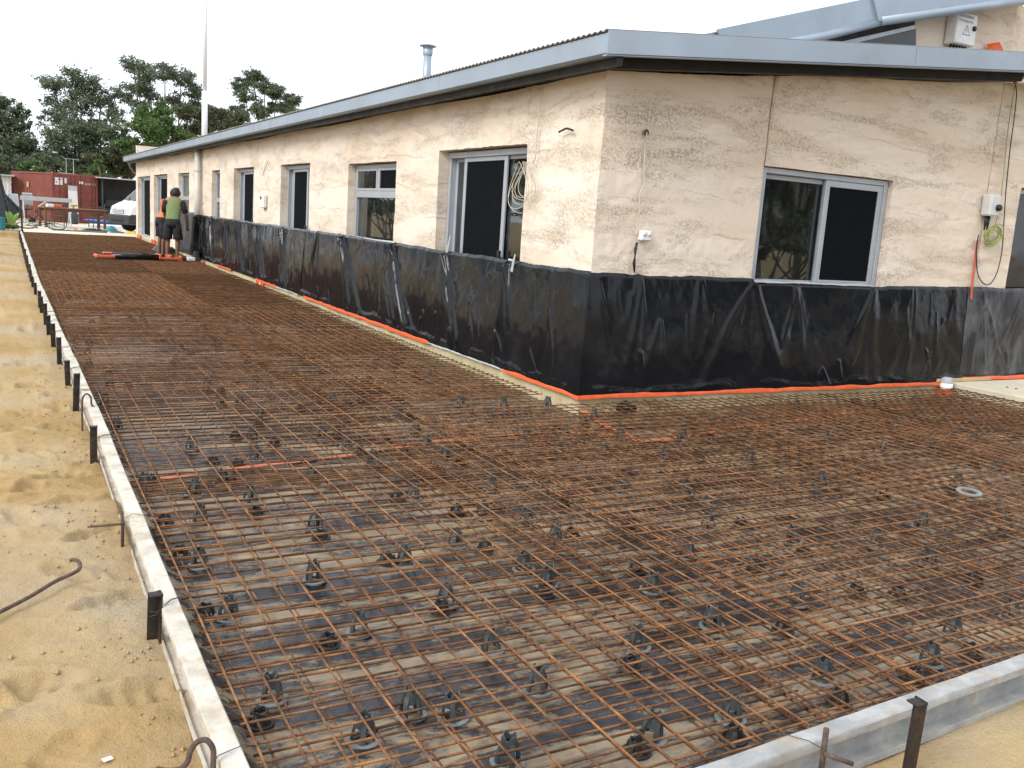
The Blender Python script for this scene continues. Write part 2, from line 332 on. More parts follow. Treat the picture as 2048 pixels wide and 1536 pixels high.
    W_('orange_plastic', (.62, .13, .055), .45, .12, 8, bump=.05)
    W_('orange_cloth', (.62, .19, .08), .85, .12, 14, bump=.4, bs=50)
    W_('green_cloth', (.165, .215, .085), .9, .15, 16, bump=.4, bs=60, dirt=(.14, .22, .07), dirtamt=.5)
    W_('dark_cloth', (.014, .014, .017), .9, .25, 14, bump=.4, bs=50)
    W_('denim', (.16, .22, .32), .9, .25, 14, bump=.4, bs=60)
    W_('skin', (.185, .092, .058), .55, .12, 12, spec=.4, bump=.1)
    W_('hair', (.008, .007, .007), .6, .3, 40, bump=.5, bs=80)
    W_('bark', (.16, .125, .10), .9, .35, 3, bump=.6, bs=18)
    W_('timber', (.46, .34, .17), .75, .2, 5, bump=.3, bs=40)
    W_('headlight', (.55, .58, .6), .12, .1, 8, bump=0)
    W_('bumper', (.035, .04, .045), .55, .2, 5, bump=.15)
    W_('darkglass', (.012, .016, .02), .06, .1, 3, bump=0)
    W_('paper', (.74, .74, .72), .7, .1, 12, bump=.1)
    W_('offwhite_sheet', (.45, .47, .49), .2, .08, 8, bump=.2, bs=25)
    W_('print_grey', (.22, .23, .25), .6, .1, 10, bump=0)
    W_('earth_bag', (.20, .16, .11), .9, .3, 6, bump=.4)
    W_('steel_gate', (.05, .05, .055), .5, .2, 5, .3, bump=.1)
make_mats(); M = MATS

# ================================================================== the setting
def form_x(y): return float(np.interp(y, [0, 5.9, 9, 11.5, 17, 36.4], [.452, .452, .432, .405, .37, .375]))   # outer edge of the left side form
def front_y(x): return 1.575+.062*x                                                                        # outer edge of the front side form
FAR_Y = 36.3
def axis(fine0, fine1, step, lo, hi, grow=1.13):
    a = list(np.arange(fine0, fine1, step)); s = step; x = a[0]
    while x > lo: s = min(s*grow, 60); x -= s; a.insert(0, x)
    s = step; x = a[-1]
    while x < hi: s = min(s*grow, 60); x += s; a.append(x)
    return np.array(a)
gx = axis(-1.6, .5, .016, -900, 900, 1.12); gy = axis(1.2, 6.5, .017, -700, 1500, 1.03)
X, Y = np.meshgrid(gx, gy, indexing='ij')
Z = -.012+.022*fbm(X*1.1, Y*1.1, s=3, o=3)+.012*np.abs(fbm(X*4, Y*4, s=9, o=3))-.006+.004*fbm(X*13, Y*13, s=5, o=2)+.0035*np.abs(fbm(X*24, Y*24, s=15, o=2))
fr = np.random.default_rng(3)
for q in range(640):                                     # trampled footprints
    fx, fy = (fr.uniform(-4, .4), 1+14*fr.random()**1.5) if q < 520 else (fr.uniform(.3, 5), fr.uniform(-.6, 1.6))
    a = fr.uniform(0, 6.28); l, w, dp = fr.uniform(.09, .17), fr.uniform(.045, .075), fr.uniform(.012, .036)
    i0, i1 = np.searchsorted(gx, [fx-.4, fx+.4]); j0, j1 = np.searchsorted(gy, [fy-.4, fy+.4])
    if i1 <= i0 or j1 <= j0: continue
    xx = X[i0:i1, j0:j1]-fx; yy = Y[i0:i1, j0:j1]-fy; u = xx*math.cos(a)+yy*math.sin(a); v = -xx*math.sin(a)+yy*math.cos(a)
    r2 = (u/l)**2+(v/w)**2; Z[i0:i1, j0:j1] += -dp*np.exp(-r2**2.6)*(1+.25*np.sin(u*90))+dp*.6*np.exp(-((np.sqrt(r2)-1.25)/.22)**2)*(.6+.5*np.sin(3*np.arctan2(v, u)+q))
ff = np.interp(Y, [0, 5.9, 9, 11.5, 17, 36.4], [.452, .452, .432, .405, .37, .375])
near = np.exp(-((ff-X)/.22)**2)*(X < ff+.1); Z -= .012*near
inside = (X > ff+.02)&(Y > front_y(X)+.02)&(Y < 60)
Z = np.where(inside, -.09, Z)
far = np.clip((Y-30)/15, 0, 1)*np.clip(1, 0, 1); Z = np.where(inside, Z, Z*(1-.5*far)-.05*far)
Z = np.where((Y > 90)|(np.abs(X) > 60)|(Y < -40), -.1+.0*Z, Z)
# a low mound of spoil beside the form, far off
Z += .22*np.exp(-((X+.9)/.8)**2-((Y-25.5)/2.2)**2)*(X < ff-.05)
ground = mesh_obj('ground', np.stack([X, Y, Z], -1).reshape(-1, 3), grid_faces(len(gx), len(gy)), M['sand'], smooth=True); tag(ground, kind='structure')
def ground_z(x, y):
    i = int(np.clip(np.searchsorted(gx, x), 1, len(gx)-1)); j = int(np.clip(np.searchsorted(gy, y), 1, len(gy)-1)); return float(Z[i, j])

# clods and grit kicked up along the form
cv = []; cf = []; kr = np.random.default_rng(5)
for q in range(900):
    y = 1.6+9*kr.random()**1.7; x = form_x(y)-.03-abs(kr.normal(0, .16)) if q < 600 else kr.uniform(-1.8, .4)
    if q > 860: x = kr.uniform(1.5, 4); y = front_y(x)-kr.uniform(.03, .5)
    r_ = .0025+.009*kr.random()**3; z = ground_z(x, y)+r_*.4; n0 = len(cv); j = kr.uniform(.6, 1.3, 6)
    cv += [(x+r_*j[0], y, z), (x-r_*j[1], y, z), (x, y+r_*j[2], z), (x, y-r_*j[3], z), (x+.3*r_, y, z+r_*j[4]), (x, y, z-r_)]
    cf += [(n0+a, n0+b, n0+c) for a, b, c in ((0, 2, 4), (2, 1, 4), (1, 3, 4), (3, 0, 4), (2, 0, 5), (1, 2, 5), (3, 1, 5), (0, 3, 5))]
clods = mesh_obj('sand_clods', cv, cf, M['sand']); tag(clods, 'loose sand clods and grit strewn beside the side forms', 'clods', kind='stuff')
yard = MB().box(.36, 14, FAR_Y+.03, 48.5, -.2, .10, .01).build('yard_slab', M['concrete']); tag(yard, kind='structure')
landing = MB().box(8.93, 12.6, 5.22, YC-.06, -.12, .175, .012).build('concrete_landing', M['concrete']); tag(landing, kind='structure')

# ---- plastic membrane on the blinding
mxs = np.concatenate([np.arange(.50, 4.6, .03), np.arange(4.6, 10.6, .06)]); mys = np.concatenate([np.arange(1.66, 8, .03), np.arange(8, 14, .06), np.arange(14, FAR_Y+.01, .2)])
X, Y = np.meshgrid(mxs, mys, indexing='ij'); Y = np.maximum(Y, front_y(X)+.075); Y = np.minimum(Y, FAR_Y)
rip = np.abs(np.sin((Y*9+1.4*fbm(X*.7, Y*1.1, s=21)+.25*X)))**3*.012*np.clip(fbm(X*.6, Y*.5, s=22)+.75, 0, 1.3)
Zm = .0+rip+.005*fbm(X*2, Y*3, s=25)
fx = np.interp(Y, [0, 5.9, 9, 11.5, 17, 36.4], [.452, .452, .432, .405, .37, .375])
X = np.where(X < .6, X+(fx-.452), X); edge = np.clip((.60+(fx-.452)-X)/.06, 0, 1); Zm += edge*.055
Zm += np.clip((front_y(X)+.13-Y)/.05, 0, 1)*.045
keep = lambda i, j: not (X[i, j] > XW+.06 and Y[i, j] > YC+.06)
fcs = [f for (i, j), f in zip([(i, j) for i in range(len(mxs)-1) for j in range(len(mys)-1)], grid_faces(len(mxs), len(mys))) if keep(i, j)]
mem = mesh_obj('plastic_membrane', np.stack([X, Y, Zm], -1).reshape(-1, 3), fcs, M['membrane'], smooth=True)
tag(mem, 'dusty black plastic membrane lying under the rusty reinforcing mesh', 'plastic membrane')
def tape_run(name, pts, w, mat, parent, z=.012):
    vs = []; fs = []; n = 0
    for i in range(len(pts)-1):
        a, b = np.array(pts[i][:2]), np.array(pts[i+1][:2]); L = np.linalg.norm(b-a); k = max(2, int(L/.05)); d = (b-a)/L; nn = np.array([-d[1], d[0]])
        for q in range(k+1):
            p = a+(b-a)*q/k; o = .006*vnoise(p[0]*3, p[1]*3, s=4)
            zz = z+.012*np.abs(np.sin(p[1]*9+.25*p[0]))**3
            for sgn in (-1, 1):
                e = p+nn*(sgn*w/2*(1+.12*float(vnoise(p[0]*9, p[1]*9+sgn*7, s=5)))+o); vs.append((e[0], e[1], float(zz)))
            if q: fs.append((n-2, n-1, n+1, n))
            n += 2
    return mesh_obj(name, vs, fs, mat, parent)
tape_run('tape_strip', [G(270, 968), G(450, 948), G(620, 925), G(850, 893), G(905, 884)], .045, M['tape_dusty'], mem, .014)
tape_run('tape_strip', [G(905, 884), G(1100, 865), G(1260, 878)], .04, M['tape_dusty'], mem, .014)
tape_run('tape_strip', [G(1140, 812), G(1168, 832), G(1215, 858), G(1280, 888)], .07, M['tape_dusty'], mem, .018)
tape_run('tape_strip', [G(1280, 888), G(1400, 872), G(1560, 848), G(1690, 830), G(1800, 822)], .06, M['tape_dusty'], mem, .014)
tape_run('tape_strip', [G(1900, 850), G(2048, 832)], .06, M['tape_dusty'], mem, .014)

# ---- steel side forms
def form_piece(name, P0, P1, mat, label, top=.13, h=.15, w=.066):
    """C-section side form, flanges facing out; P0->P1 is the outer top edge, the pour lies to the left-hand normal"""
    P0 = np.array(P0[:2]); P1 = np.array(P1[:2]); L = np.linalg.norm(P1-P0); d = (P1-P0)/L; nn = np.array([d[1], -d[0]])
    prof = [(0, top-.004), (.004, top), (w-.004, top), (w, top-.004), (w, top-h), (0, top-h), (0, top-h+.022), (.006, top-h+.022), (.006, top-h+.010), (w-.012, top-h+.012),
            (w-.012, top-.014), (.008, top-.016), (.008, top-.03), (0, top-.03)]
    k = max(2, int(L/.06)); rings = []
    for q in range(k+1):
        s = q/k; c = P0+d*L*s; wob = .0025*float(fbm(s*L*1.7, 0, s=31))
        rings.append([(c[0]+nn[0]*(u+wob), c[1]+nn[1]*(u+wob), z+.002*float(vnoise(s*L*11, u*60+z*90, s=8))) for u, z in prof])
    o = MB().loft(rings).build(name, mat); tag(o, label, 'side form', 'steel side forms round the pour'); return smooth_by_angle(o, 40)
ys_f = [1.52, 5.86, 8.9, 12.0, 15.2, 18.4, 21.6, 24.8, 28.0, 31.2, 34.0, 36.3]
ordn = ['first', 'second', 'third', 'fourth', 'fifth', 'sixth', 'seventh', 'eighth', 'ninth', 'tenth', 'eleventh', 'twelfth']
for i in range(len(ys_f)-1):
    a, b = ys_f[i]+.004, ys_f[i+1]-.004; dz = [0, .006, .002, .008, -.003, .004, 0, .006, 0, .004, 0][i]
    form_piece('side_form', (form_x(a)+(.004 if i % 2 else 0), a), (form_x(b)+(.004 if i % 2 else 0), b), M['form'],
               ['whitish steel side form nearest the camera along the left sand edge', '%s white steel side form up the left edge of the mesh' % ordn[i]][i > 0], .128+dz)
form_piece('side_form', (4.1, front_y(4.1)), (.58, front_y(.58)), M['galv'], 'grey galvanised side form across the near edge of the mesh') if False else None
def front_piece(x0, x1, label):
    # the same section, running along x with the pour on the +y side
    P0 = (x1, front_y(x1)); P1 = (x0, front_y(x0)); return form_piece('side_form', P0, P1, M['galv'], label, .13)
front_piece(.53, 4.3, 'grey galvanised side form across the near edge, bottom right corner')
front_piece(4.31, 10.6, 'side form continuing the near edge beyond the right of the frame')

# ================================================================== the house
house = empty('rammed_earth_house', (XW, YC, 0), 0, 'long low rammed earth house with grey metal roof and sliding doors', 'house')
H0 = np.array([XW, YC, 0.])
def HP(o): o.parent = house; o.matrix_parent_inverse = Matrix.Translation((-XW, -YC, 0)); return o
def hb(mb, name, mat, parent=None, smooth=False):
    o = mb.build(name, mat, None, smooth)
    if parent is None: HP(o)
    else: o.parent = parent; o.matrix_parent_inverse = Matrix.Translation((-XW, -YC, 0))
    return o
def warp(P):
    x, y, z = P[:, 0], P[:, 1], P[:, 2]; D = np.zeros_like(P)
    for a in range(3): D[:, a] = .006*vnoise(x*3, y*3, z*3, 40+a)+.0028*vnoise(x*17, y*17, z*17, 50+a)
    band = np.clip(fbm(x*.9, y*.9, z*3.4, 70, 3), 0, 1)
    return P+D*(.55+1.1*band)[:, None]
def wall_panel(u0, u1, top, ops, to3, res, z0=.10, lo=True, hi=True):
    """one lift-formed earth panel in the plane (u,z); ops = openings (ua,ub,za,zb); to3(u,z,depth)"""
    us = set([u0, u1]); zs = set([z0])
    for a, b, c, d in ops: us |= {max(a, u0), min(b, u1)}; zs |= {max(c, z0), d}
    zt = max(top(u0), top(u1)); zs.add(zt)
    def fill(s):
        s = sorted(s); r = []
        for a, b in zip(s[:-1], s[1:]):
            n = max(1, int(round((b-a)/res))); r += list(a+(b-a)*np.arange(n)/n)
        return np.array(r+[s[-1]])
    us = fill(us); zs = fill(zs); nu, nz = len(us), len(zs); zb = max([o[3] for o in ops]+[z0])
    U, Zg = np.meshgrid(us, zs, indexing='ij')
    tp = np.array([top(u) for u in us])[:, None]; Zg = np.where(Zg > zb, zb+(Zg-zb)*(tp-zb)/(zt-zb), Zg)
    inop = lambda uc, zc: any(a < uc < b and c < zc < d for a, b, c, d in ops)
    fs = []; ec = {}
    for i in range(nu-1):
        for j in range(nz-1):
            if inop((us[i]+us[i+1])/2, (zs[j]+zs[j+1])/2): continue
            q = (i*nz+j, (i+1)*nz+j, (i+1)*nz+j+1, i*nz+j+1); fs.append(q)
            for k in range(4):
                e = (q[k], q[(k+1) % 4]); ec[tuple(sorted(e))] = None if tuple(sorted(e)) in ec else e
    de = np.zeros_like(U)                                     # joints: arrises knocked back
    if lo: de = np.maximum(de, np.exp(-((U-u0)/.014)**2)*.020)
    if hi: de = np.maximum(de, np.exp(-((u1-U)/.014)**2)*.020)
    uf, zf, df = U.ravel(), Zg.ravel(), de.ravel()
    if lo: uf = uf+np.where(np.abs(uf-u0) < 1e-6, .004, 0)
    if hi: uf = uf-np.where(np.abs(uf-u1) < 1e-6, .004, 0)
    Pf = warp(to3(uf, zf, df)); vs = list(Pf); back = {}
    for e in ec.values():
        if e is None: continue
        if (not lo and abs(U.ravel()[e[0]]-u0) < 1e-6 and abs(U.ravel()[e[1]]-u0) < 1e-6): continue
        for v in e:
            if v not in back:
                back[v] = len(vs); vs.append(to3(uf[v:v+1], zf[v:v+1], np.array([.30]))[0])
        fs.append((e[1], e[0], back[e[0]], back[e[1]]))
    o = mesh_obj('wall_panel', vs, fs, M['earth']); HP(o); return o
longw = lambda u, z, d: np.stack([XW+np.asarray(d)+0*u, u, z], 1)
shortw = lambda u, z, d: np.stack([u, YC+np.asarray(d)+0*u, z], 1)
FZ = .155                                  # house floor
# openings on the long wall (y0,y1,z0,z1)
D1 = (7.66, 9.63, FZ, 2.285); W1 = (10.92, 12.76, .85, 2.21); D2 = (14.67, 16.45, FZ, 2.275); D3 = (18.48, 20.3, FZ, 2.28); N1 = (21.77, 22.72, .85, 2.275)
N2 = (25.8, 27.55, .85, 2.275); D4 = (29.6, 32.5, FZ, 2.285); D5 = (33.4, 36.75, FZ, 2.265)
tl = lambda u: 2.795+.012*math.sin(u*1.3)
wall_panel(YC, 7.655, tl, [], longw, .025, lo=False)
wall_panel(7.66, 12.86, tl, [D1, W1], longw, .03)
wall_panel(12.865, 18.30, tl, [D2], longw, .045)
wall_panel(18.305, 24.9, tl, [D3, N1], longw, .07)
wall_panel(24.905, 33.0, tl, [N2, D4], longw, .1)
wall_panel(33.005, 37.25, tl, [D5], longw, .1)
ts = lambda u: 2.80+.1075*(u-XW)+.01*math.sin(u*2.1)
WS = (6.015, 7.70, 1.10, 2.215); SD = (9.74, 10.75, FZ, 2.3)
wall_panel(XW, 6.015, ts, [], shortw, .025, lo=False)
wall_panel(6.02, 9.20, ts, [WS], shortw, .028)
wall_panel(9.205, 11.2, ts, [SD], shortw, .05)
hb(MB().box(XW+.01, 16, 37.05, 37.35, .05, 3.4), 'end_wall', M['earth'])
hb(MB().box(XW+.9, XW+.96, YC+.9, 37.0, .1, 3.1), 'dark_backing', M['dark_room']); hb(MB().box(XW+.9, 11.2, YC+.84, YC+.9, .1, 3.3), 'dark_backing', M['dark_room'])  # added dark backing behind the panes, so the interior looks unlit
hb(MB().box(XW+.02, 11.4, YC+.02, 37.0, .0, .145), 'floor_slab', M['concrete'])
hb(MB().box(11.2, 11.3, YC+.05, 37.0, .05, 3.55), 'back_wall', M['earth'])
# footing edge below the plastic: pitted, out of line by millimetres
def edge_strip(a, b, fixed, along, z0, z1):
    n = int((b-a)/.05); rows = []
    for q in range(n+1):
        u = a+(b-a)*q/n; o = .004*float(fbm(u*3, 1.7, s=33)); r = []
        for z in np.linspace(z0, z1, 5): r.append((fixed-.045+o+.003*float(vnoise(u*23, z*40, s=34)), u, z) if along == 'y' else (u, fixed-.045+o+.003*float(vnoise(u*23, z*40, s=34)), z))
        r.append((fixed+.02, u, z1+.002) if along == 'y' else (u, fixed+.02, z1+.002)); rows += r
    return mesh_obj('footing_edge', rows, grid_faces(n+1, 6), M['edge'])
HP(edge_strip(YC-.045, 37.2, XW, 'y', -.08, .152)); HP(edge_strip(XW-.045, 8.95, YC, 'x', -.08, .152))

# ---- window and door joinery.  u along the wall, frames sit 0.13 behind the face
class Joinery:
    def __init__(s, name, plane): s.p = plane; s.e = empty(name); HP(s.e); s.e.matrix_parent_inverse = Matrix.Identity(4); s.e.location = (0, 0, 0)
    def bx(s, mb, u0, u1, d0, d1, z0, z1, bev=.004):
        if s.p == 'x': mb.box(XW+d0, XW+d1, u0, u1, z0, z1, bev)
        else: mb.box(u0, u1, YC+d0, YC+d1, z0, z1, bev)
    def part(s, name, mat, boxes, bev=.004):
        mb = MB()
        for b in boxes: s.bx(mb, *b, bev=bev)
        o = mb.build(name, mat); o.parent = s.e; o.matrix_parent_inverse = Matrix.Translation((-XW, -YC, 0)); return o
    def frame(s, name, u0, u1, z0, z1, d0, d1, t=.045, mat='alu', sill=None):
        sl = sill or t
        return s.part(name, M[mat], [(u0, u0+t, d0, d1, z0, z1), (u1-t, u1, d0, d1, z0, z1), (u0+t, u1-t, d0, d1, z1-t, z1), (u0+t, u1-t, d0, d1, z0, z0+sl)])
    def pane(s, u0, u1, z0, z1, d, name='pane', mat='glass'): return s.part(name, M[mat], [(u0, u1, d, d+.006, z0, z1)], 0)
def slider(op, plane='x', near=.0, name='sliding_door', mid=True):
    """aluminium stacking door: outer frame, fixed glass, a fly-screen leaf, a glass leaf; op = (u0,u1,z0,z1); u0 is the end nearer the corner"""
    a, b, c, d = op; J = Joinery(name, plane); L = b-a
    J.frame('frame', a+.012, b-.012, c, d-.012, .12, .22, .05)
    J.frame('sash', b-.40*L, b-.062, c+.03, d-.06, .185, .21, .05); J.pane(b-.40*L+.05, b-.112, c+.08, d-.11, .197)
    s0, s1 = a+.30*L, b-.20*L
    J.frame('screen_frame', s0, s1, c+.03, d-.06, .128, .152, .06); J.pane(s0+.055, s1-.055, c+.085, d-.115, .137, 'fly_screen', 'screen')
    J.frame('sash', a+.062, a+.42*L, c+.03, d-.06, .157, .182, .05); J.pane(a+.112, a+.42*L-.05, c+.08, d-.11, .169)
    hz = c+1.0; J.part('handle', M['black'], [(s0+.012, s0+.05, .095, .128, hz-.10, hz+.12), (s0-.02, s0+.02, .11, .13, hz-.06, hz+.06)], .008)
    J.part('head_track', M['alu'], [(a+.014, b-.014, .105, .122, d-.075, d-.014)]); return J
slider(D1); slider(D2); slider(D3); slider(D4); slider(D5)
def window_split(op):
    a, b, c, d = op; J = Joinery('window', 'x'); J.frame('frame', a+.012, b-.012, c, d-.012, .11, .20, .05)
    t = d-.36; J.part('transom', M['alu'], [(a+.062, b-.062, .105, .205, t-.09, t)]); m = (a+b)/2
    J.part('mullion', M['alu'], [(m-.03, m+.03, .108, .2, t, d-.062)])
    J.frame('sash', m+.03, b-.062, t, d-.062, .10, .13, .035); J.pane(m+.065, b-.097, t+.035, d-.097, .118)
    J.frame('sash', a+.062, m-.03, t, d-.062, .10, .13, .035); J.pane(a+.097, m-.065, t+.035, d-.097, .118, 'fly_screen', 'screen')
    J.pane(a+.06, b-.06, c+.05, t-.088, .15)
window_split(W1)
def window_narrow(op):
    a, b, c, d = op; J = Joinery('window', 'x'); J.frame('frame', a+.012, b-.012, c, d-.012, .10, .20, .055)
    t = d-.62; J.part('transom', M['alu'], [(a+.065, b-.065, .10, .2, t-.1, t)]); J.pane(a+.06, b-.06, t, d-.065, .14); J.pane(a+.06, b-.06, c+.05, t-.1, .14)
    J.part('reveal_panel', M['alu'], [(a+.067, a+.30*(b-a), .12, .135, c+.055, d-.07)])
window_narrow(N1); window_narrow(N2)
def window_slide(op):
    a, b, c, d = op; J = Joinery('window', 'y'); J.frame('frame', a+.006, b-.012, c, d-.008, .04, .14, .05)
    m = a+.52*(b-a); J.frame('sash', a+.057, m+.02, c+.05, d-.06, .095, .125, .045); J.pane(a+.10, m-.02, c+.095, d-.105, .11)
    J.frame('screen_frame', m-.045, b-.064, c+.05, d-.06, .05, .085, .06); J.pane(m+.012, b-.122, c+.108, d-.118, .064, 'fly_screen', 'screen')
window_slide(WS)
J = Joinery('door', 'y'); J.frame('frame', SD[0]+.01, SD[1], SD[2], SD[3]-.01, .06, .16, .05); J.pane(SD[0]+.06, SD[1]-.05, SD[2]+.05, SD[3]-.06, .1, 'leaf', 'darkglass')

# ---- roof over the long wing: corrugated sheet, gutter, raking barge, beams
ROX, ROY, RFY = XW-.352, 5.885, 37.95; SL = .1075
zr = lambda x: 2.985+SL*(x-ROX)
ny = int((RFY-ROY)/.0095); yy = np.linspace(ROY, RFY, ny); cor = .0085*np.cos(2*math.pi*(yy-ROY)/.076)
rx = [ROX-.03, ROX+.6, 7.5, 11.5]
vs = [(x, y, zr(x)+c) for x in rx for y, c in zip(yy, cor)]; roof = mesh_obj('roof_sheet', vs, grid_faces(len(rx), ny), M['roof'], smooth=True); HP(roof)
sol = roof.modifiers.new('thick', 'SOLIDIFY'); sol.thickness = .004; sol.offset = -1
yj = [ROY, 8.9, 11.35, 15.8, 20.3, 25, 29.6, 34, RFY]
for a, b in zip(yj[:-1], yj[1:]):
    mb = MB(); pr_ = [(0, 2.965), (-.012, 2.965), (-.012, 2.825), (.0, 2.815), (.10, 2.815), (.10, 2.825), (.004, 2.830), (.004, 2.955)]
    mb.prism([(ROX+u, z) for u, z in pr_], a+(.002 if a > ROY else 0), b-.002, 'y'); hb(mb, 'gutter', M['zinc'])
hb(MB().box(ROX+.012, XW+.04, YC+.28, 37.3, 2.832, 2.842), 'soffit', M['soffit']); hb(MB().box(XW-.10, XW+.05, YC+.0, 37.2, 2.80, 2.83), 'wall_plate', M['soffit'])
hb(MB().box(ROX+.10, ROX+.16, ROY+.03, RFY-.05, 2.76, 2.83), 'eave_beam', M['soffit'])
# barge on the raking end
def rake(u0, u1, y0, y1, zb, zt, name, mat, slope=SL, par=None):
    vs = []
    for u in (u0, u1):
        for y in (y0, y1):
            for z in (zb, zt): vs.append((u, y, z+slope*(u-ROX)))
    return hb(MB().add(vs, [(0, 1, 3, 2), (4, 6, 7, 5), (0, 4, 5, 1), (2, 3, 7, 6), (1, 5, 7, 3), (0, 2, 6, 4)]), name, mat, par)
for a, b in ((ROX-.014, 7.135), (7.14, 12.2)): rake(a, b, ROY-.016, ROY-.004, 2.818, 2.985, 'barge', M['zinc'])
rake(ROX-.01, 12.2, ROY-.001, ROY+.05, 2.806, 2.816, 'barge', M['zinc'])
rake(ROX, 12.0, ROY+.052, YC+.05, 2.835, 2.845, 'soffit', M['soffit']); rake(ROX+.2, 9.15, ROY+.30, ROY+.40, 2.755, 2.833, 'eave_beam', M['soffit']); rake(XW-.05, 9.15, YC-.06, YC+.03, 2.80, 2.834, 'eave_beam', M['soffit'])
# ---- upper roof behind: barges, quad trim, clerestory, earth upstand
YU = 8.0
def plate(name, mat, pix, y, th): 
    p = [onY(a, b, y) for a, b in pix]; hb(MB().prism([(q[0], q[2]) for q in p], y, y+th, 'y'), name, mat)
plate('upper_barge', M['zinc'], [(1380, 73), (1438, 62), (1450, 95), (1380, 95)], YU-.30, .03)
plate('upper_barge', M['zinc'], [(1436, 58), (1748, -6), (1760, 41), (1640, 73), (1540, 98), (1446, 98)], YU-.345, .03)
plate('upper_barge', M['zinc'], [(1747, -4), (2120, -70), (2120, -11), (1758, 42)], YU-.375, .03)
def roll(pix, y, r):
    P = [onY(a, b, y) for a, b in pix]; hb(MB().tube(P, r, 12), 'gutter_roll', M['zinc'], smooth=True)
roll([(1500, 100), (1640, 74), (1764, 42)], YU-.32, .05); roll([(1760, 42), (2120, -10)], YU-.34, .055)
plate('upper_eave', M['soffit'], [(1560, 100), (1764, 50), (1830, 42), (1830, 60), (1640, 100)], YU-.10, .2)
plate('clerestory_frame', M['alu'], [(1610, 100), (1830, 50), (1830, 58), (1645, 101)], YU-.14, .04)
plate('clerestory_pane', M['darkglass'], [(1640, 101), (1832, 57), (1832, 112), (1640, 112)], YU-.05, .02)
p = [onY(a, b, YU) for a, b in ((1824, 47), (2036, 8), (2036, 150), (1824, 150))]
us = np.linspace(p[0][0], p[1][0], 60); zz = np.linspace(3.2, 1, 2); vs = []
for u in us:
    zt = np.interp(u, [p[0][0], p[1][0]], [p[0][2]+.02, p[1][2]+.05])
    for z in np.linspace(3.0, zt, 40): vs.append((u, YU, z))
vs = warp(np.array(vs)); o = mesh_obj('upper_wall', vs, grid_faces(60, 40), M['earth']); HP(o)
ux = p[1][0]; vs = []
for v in np.linspace(0, 3, 40):
    for z in np.linspace(3.0, p[1][2]+.05, 30): vs.append((ux+v*.8, YU+v*.35, z))
o = mesh_obj('upper_wall', warp(np.array(vs)), grid_faces(40, 30), M['earth']); HP(o)
up_ = [onY(1380, 73, YU-.33), onY(1748, -4, YU-.33)]; sl2 = (up_[1][2]-up_[0][2])/(up_[1][0]-up_[0][0])
hb(MB().add([(up_[0][0], YU-.33, up_[0][2]-.02), (14, YU-.33, up_[0][2]-.02+sl2*(14-up_[0][0])), (14, 16, up_[0][2]-.02+sl2*(14-up_[0][0])), (up_[0][0], 16, up_[0][2]-.02)], [(0, 1, 2, 3)]), 'upper_roof_sheet', M['roof'])

# ================================================================== reinforcing mesh: 100 x 100 welded sheets in two layers
ZT, ZB, BR = .104, .046, .0041
def bar_mesh(L, seed, n=6, seg=None):
    r = np.random.default_rng(seed); seg = seg or max(4, int(L/.55)); ph = r.uniform(0, 6, 4); am = r.uniform(.001, .0035, 2)
    t = np.linspace(-L/2, L/2, seg+1); pts = [(x, am[0]*math.sin(x*1.3+ph[0]), .0028*math.sin(x*2.1+ph[1])) for x in t]
    mb = MB().tube(pts, BR, n); me = bpy.data.meshes.new('bar'); me.from_pydata(mb.v, [], mb.f); me.update(); me.materials.append(M['rust'])
    me.polygons.foreach_set('use_smooth', [True]*len(me.polygons)); return me
def mesh_sheet(x0, x1, y0, y1, z, long_top, label, single, rot=0., seed=1, off=0., n=6):
    e = empty('mesh_sheet', ((x0+x1)/2, (y0+y1)/2, z), rot, label, 'reinforcing mesh', 'sheets of rusty reinforcing mesh')
    hx, hy = (x1-x0)/2, (y1-y0)/2; r = np.random.default_rng(seed); dz = BR*.93*(1 if long_top else -1); SP = .1045
    xs = np.arange(-hx+.02+off, hx-.01, SP); ys = np.arange(-hy+.03+off, hy-.01, SP)
    if single:
        ml = [bar_mesh(2*hy, seed*10+k, n) for k in range(3)]; mc = [bar_mesh(2*hx, seed*10+5+k, n) for k in range(3)]
        for q in xs:
            o = bpy.data.objects.new('bar', ml[r.integers(3)]); o.location = (q+r.normal(0, .0012), r.normal(0, .006), dz); o.rotation_euler = (0, 0, math.pi/2+r.normal(0, .0006)); link(o, e)
        for q in ys:
            o = bpy.data.objects.new('bar', mc[r.integers(3)]); o.location = (r.normal(0, .006), q+r.normal(0, .0012), -dz); o.rotation_euler = (0, 0, r.normal(0, .0012)); link(o, e)
    else:
        mb = MB()
        def run(p, d, L, zz):
            k = max(3, int(L/.8)); ph = r.uniform(0, 6); pts = []
            for t in np.linspace(-L/2, L/2, k+1):
                w = .002*math.sin(t*1.7+ph); pts.append((p[0]+d[0]*t+d[1]*w, p[1]+d[1]*t+d[0]*w, zz+.0025*math.sin(t*2+ph*2)))
            mb.tube(pts, BR, 4, False)
        for q in xs: run((q, 0), (0, 1), 2*hy, dz)
        for q in ys: run((0, q), (1, 0), 2*hx, -dz)
        o = mb.build('bars', M['rust'], e, True); o['kind'] = 'stuff'
    return e
rows = [(1.80, 7.62), (7.45, 13.5), (13.3, 19.3), (19.1, 25.25), (25.05, 31.1), (30.9, 36.2)]
wd = ['nearest the camera', 'second from the camera', 'third from the camera', 'fourth from the camera', 'fifth from the camera', 'farthest from the camera']
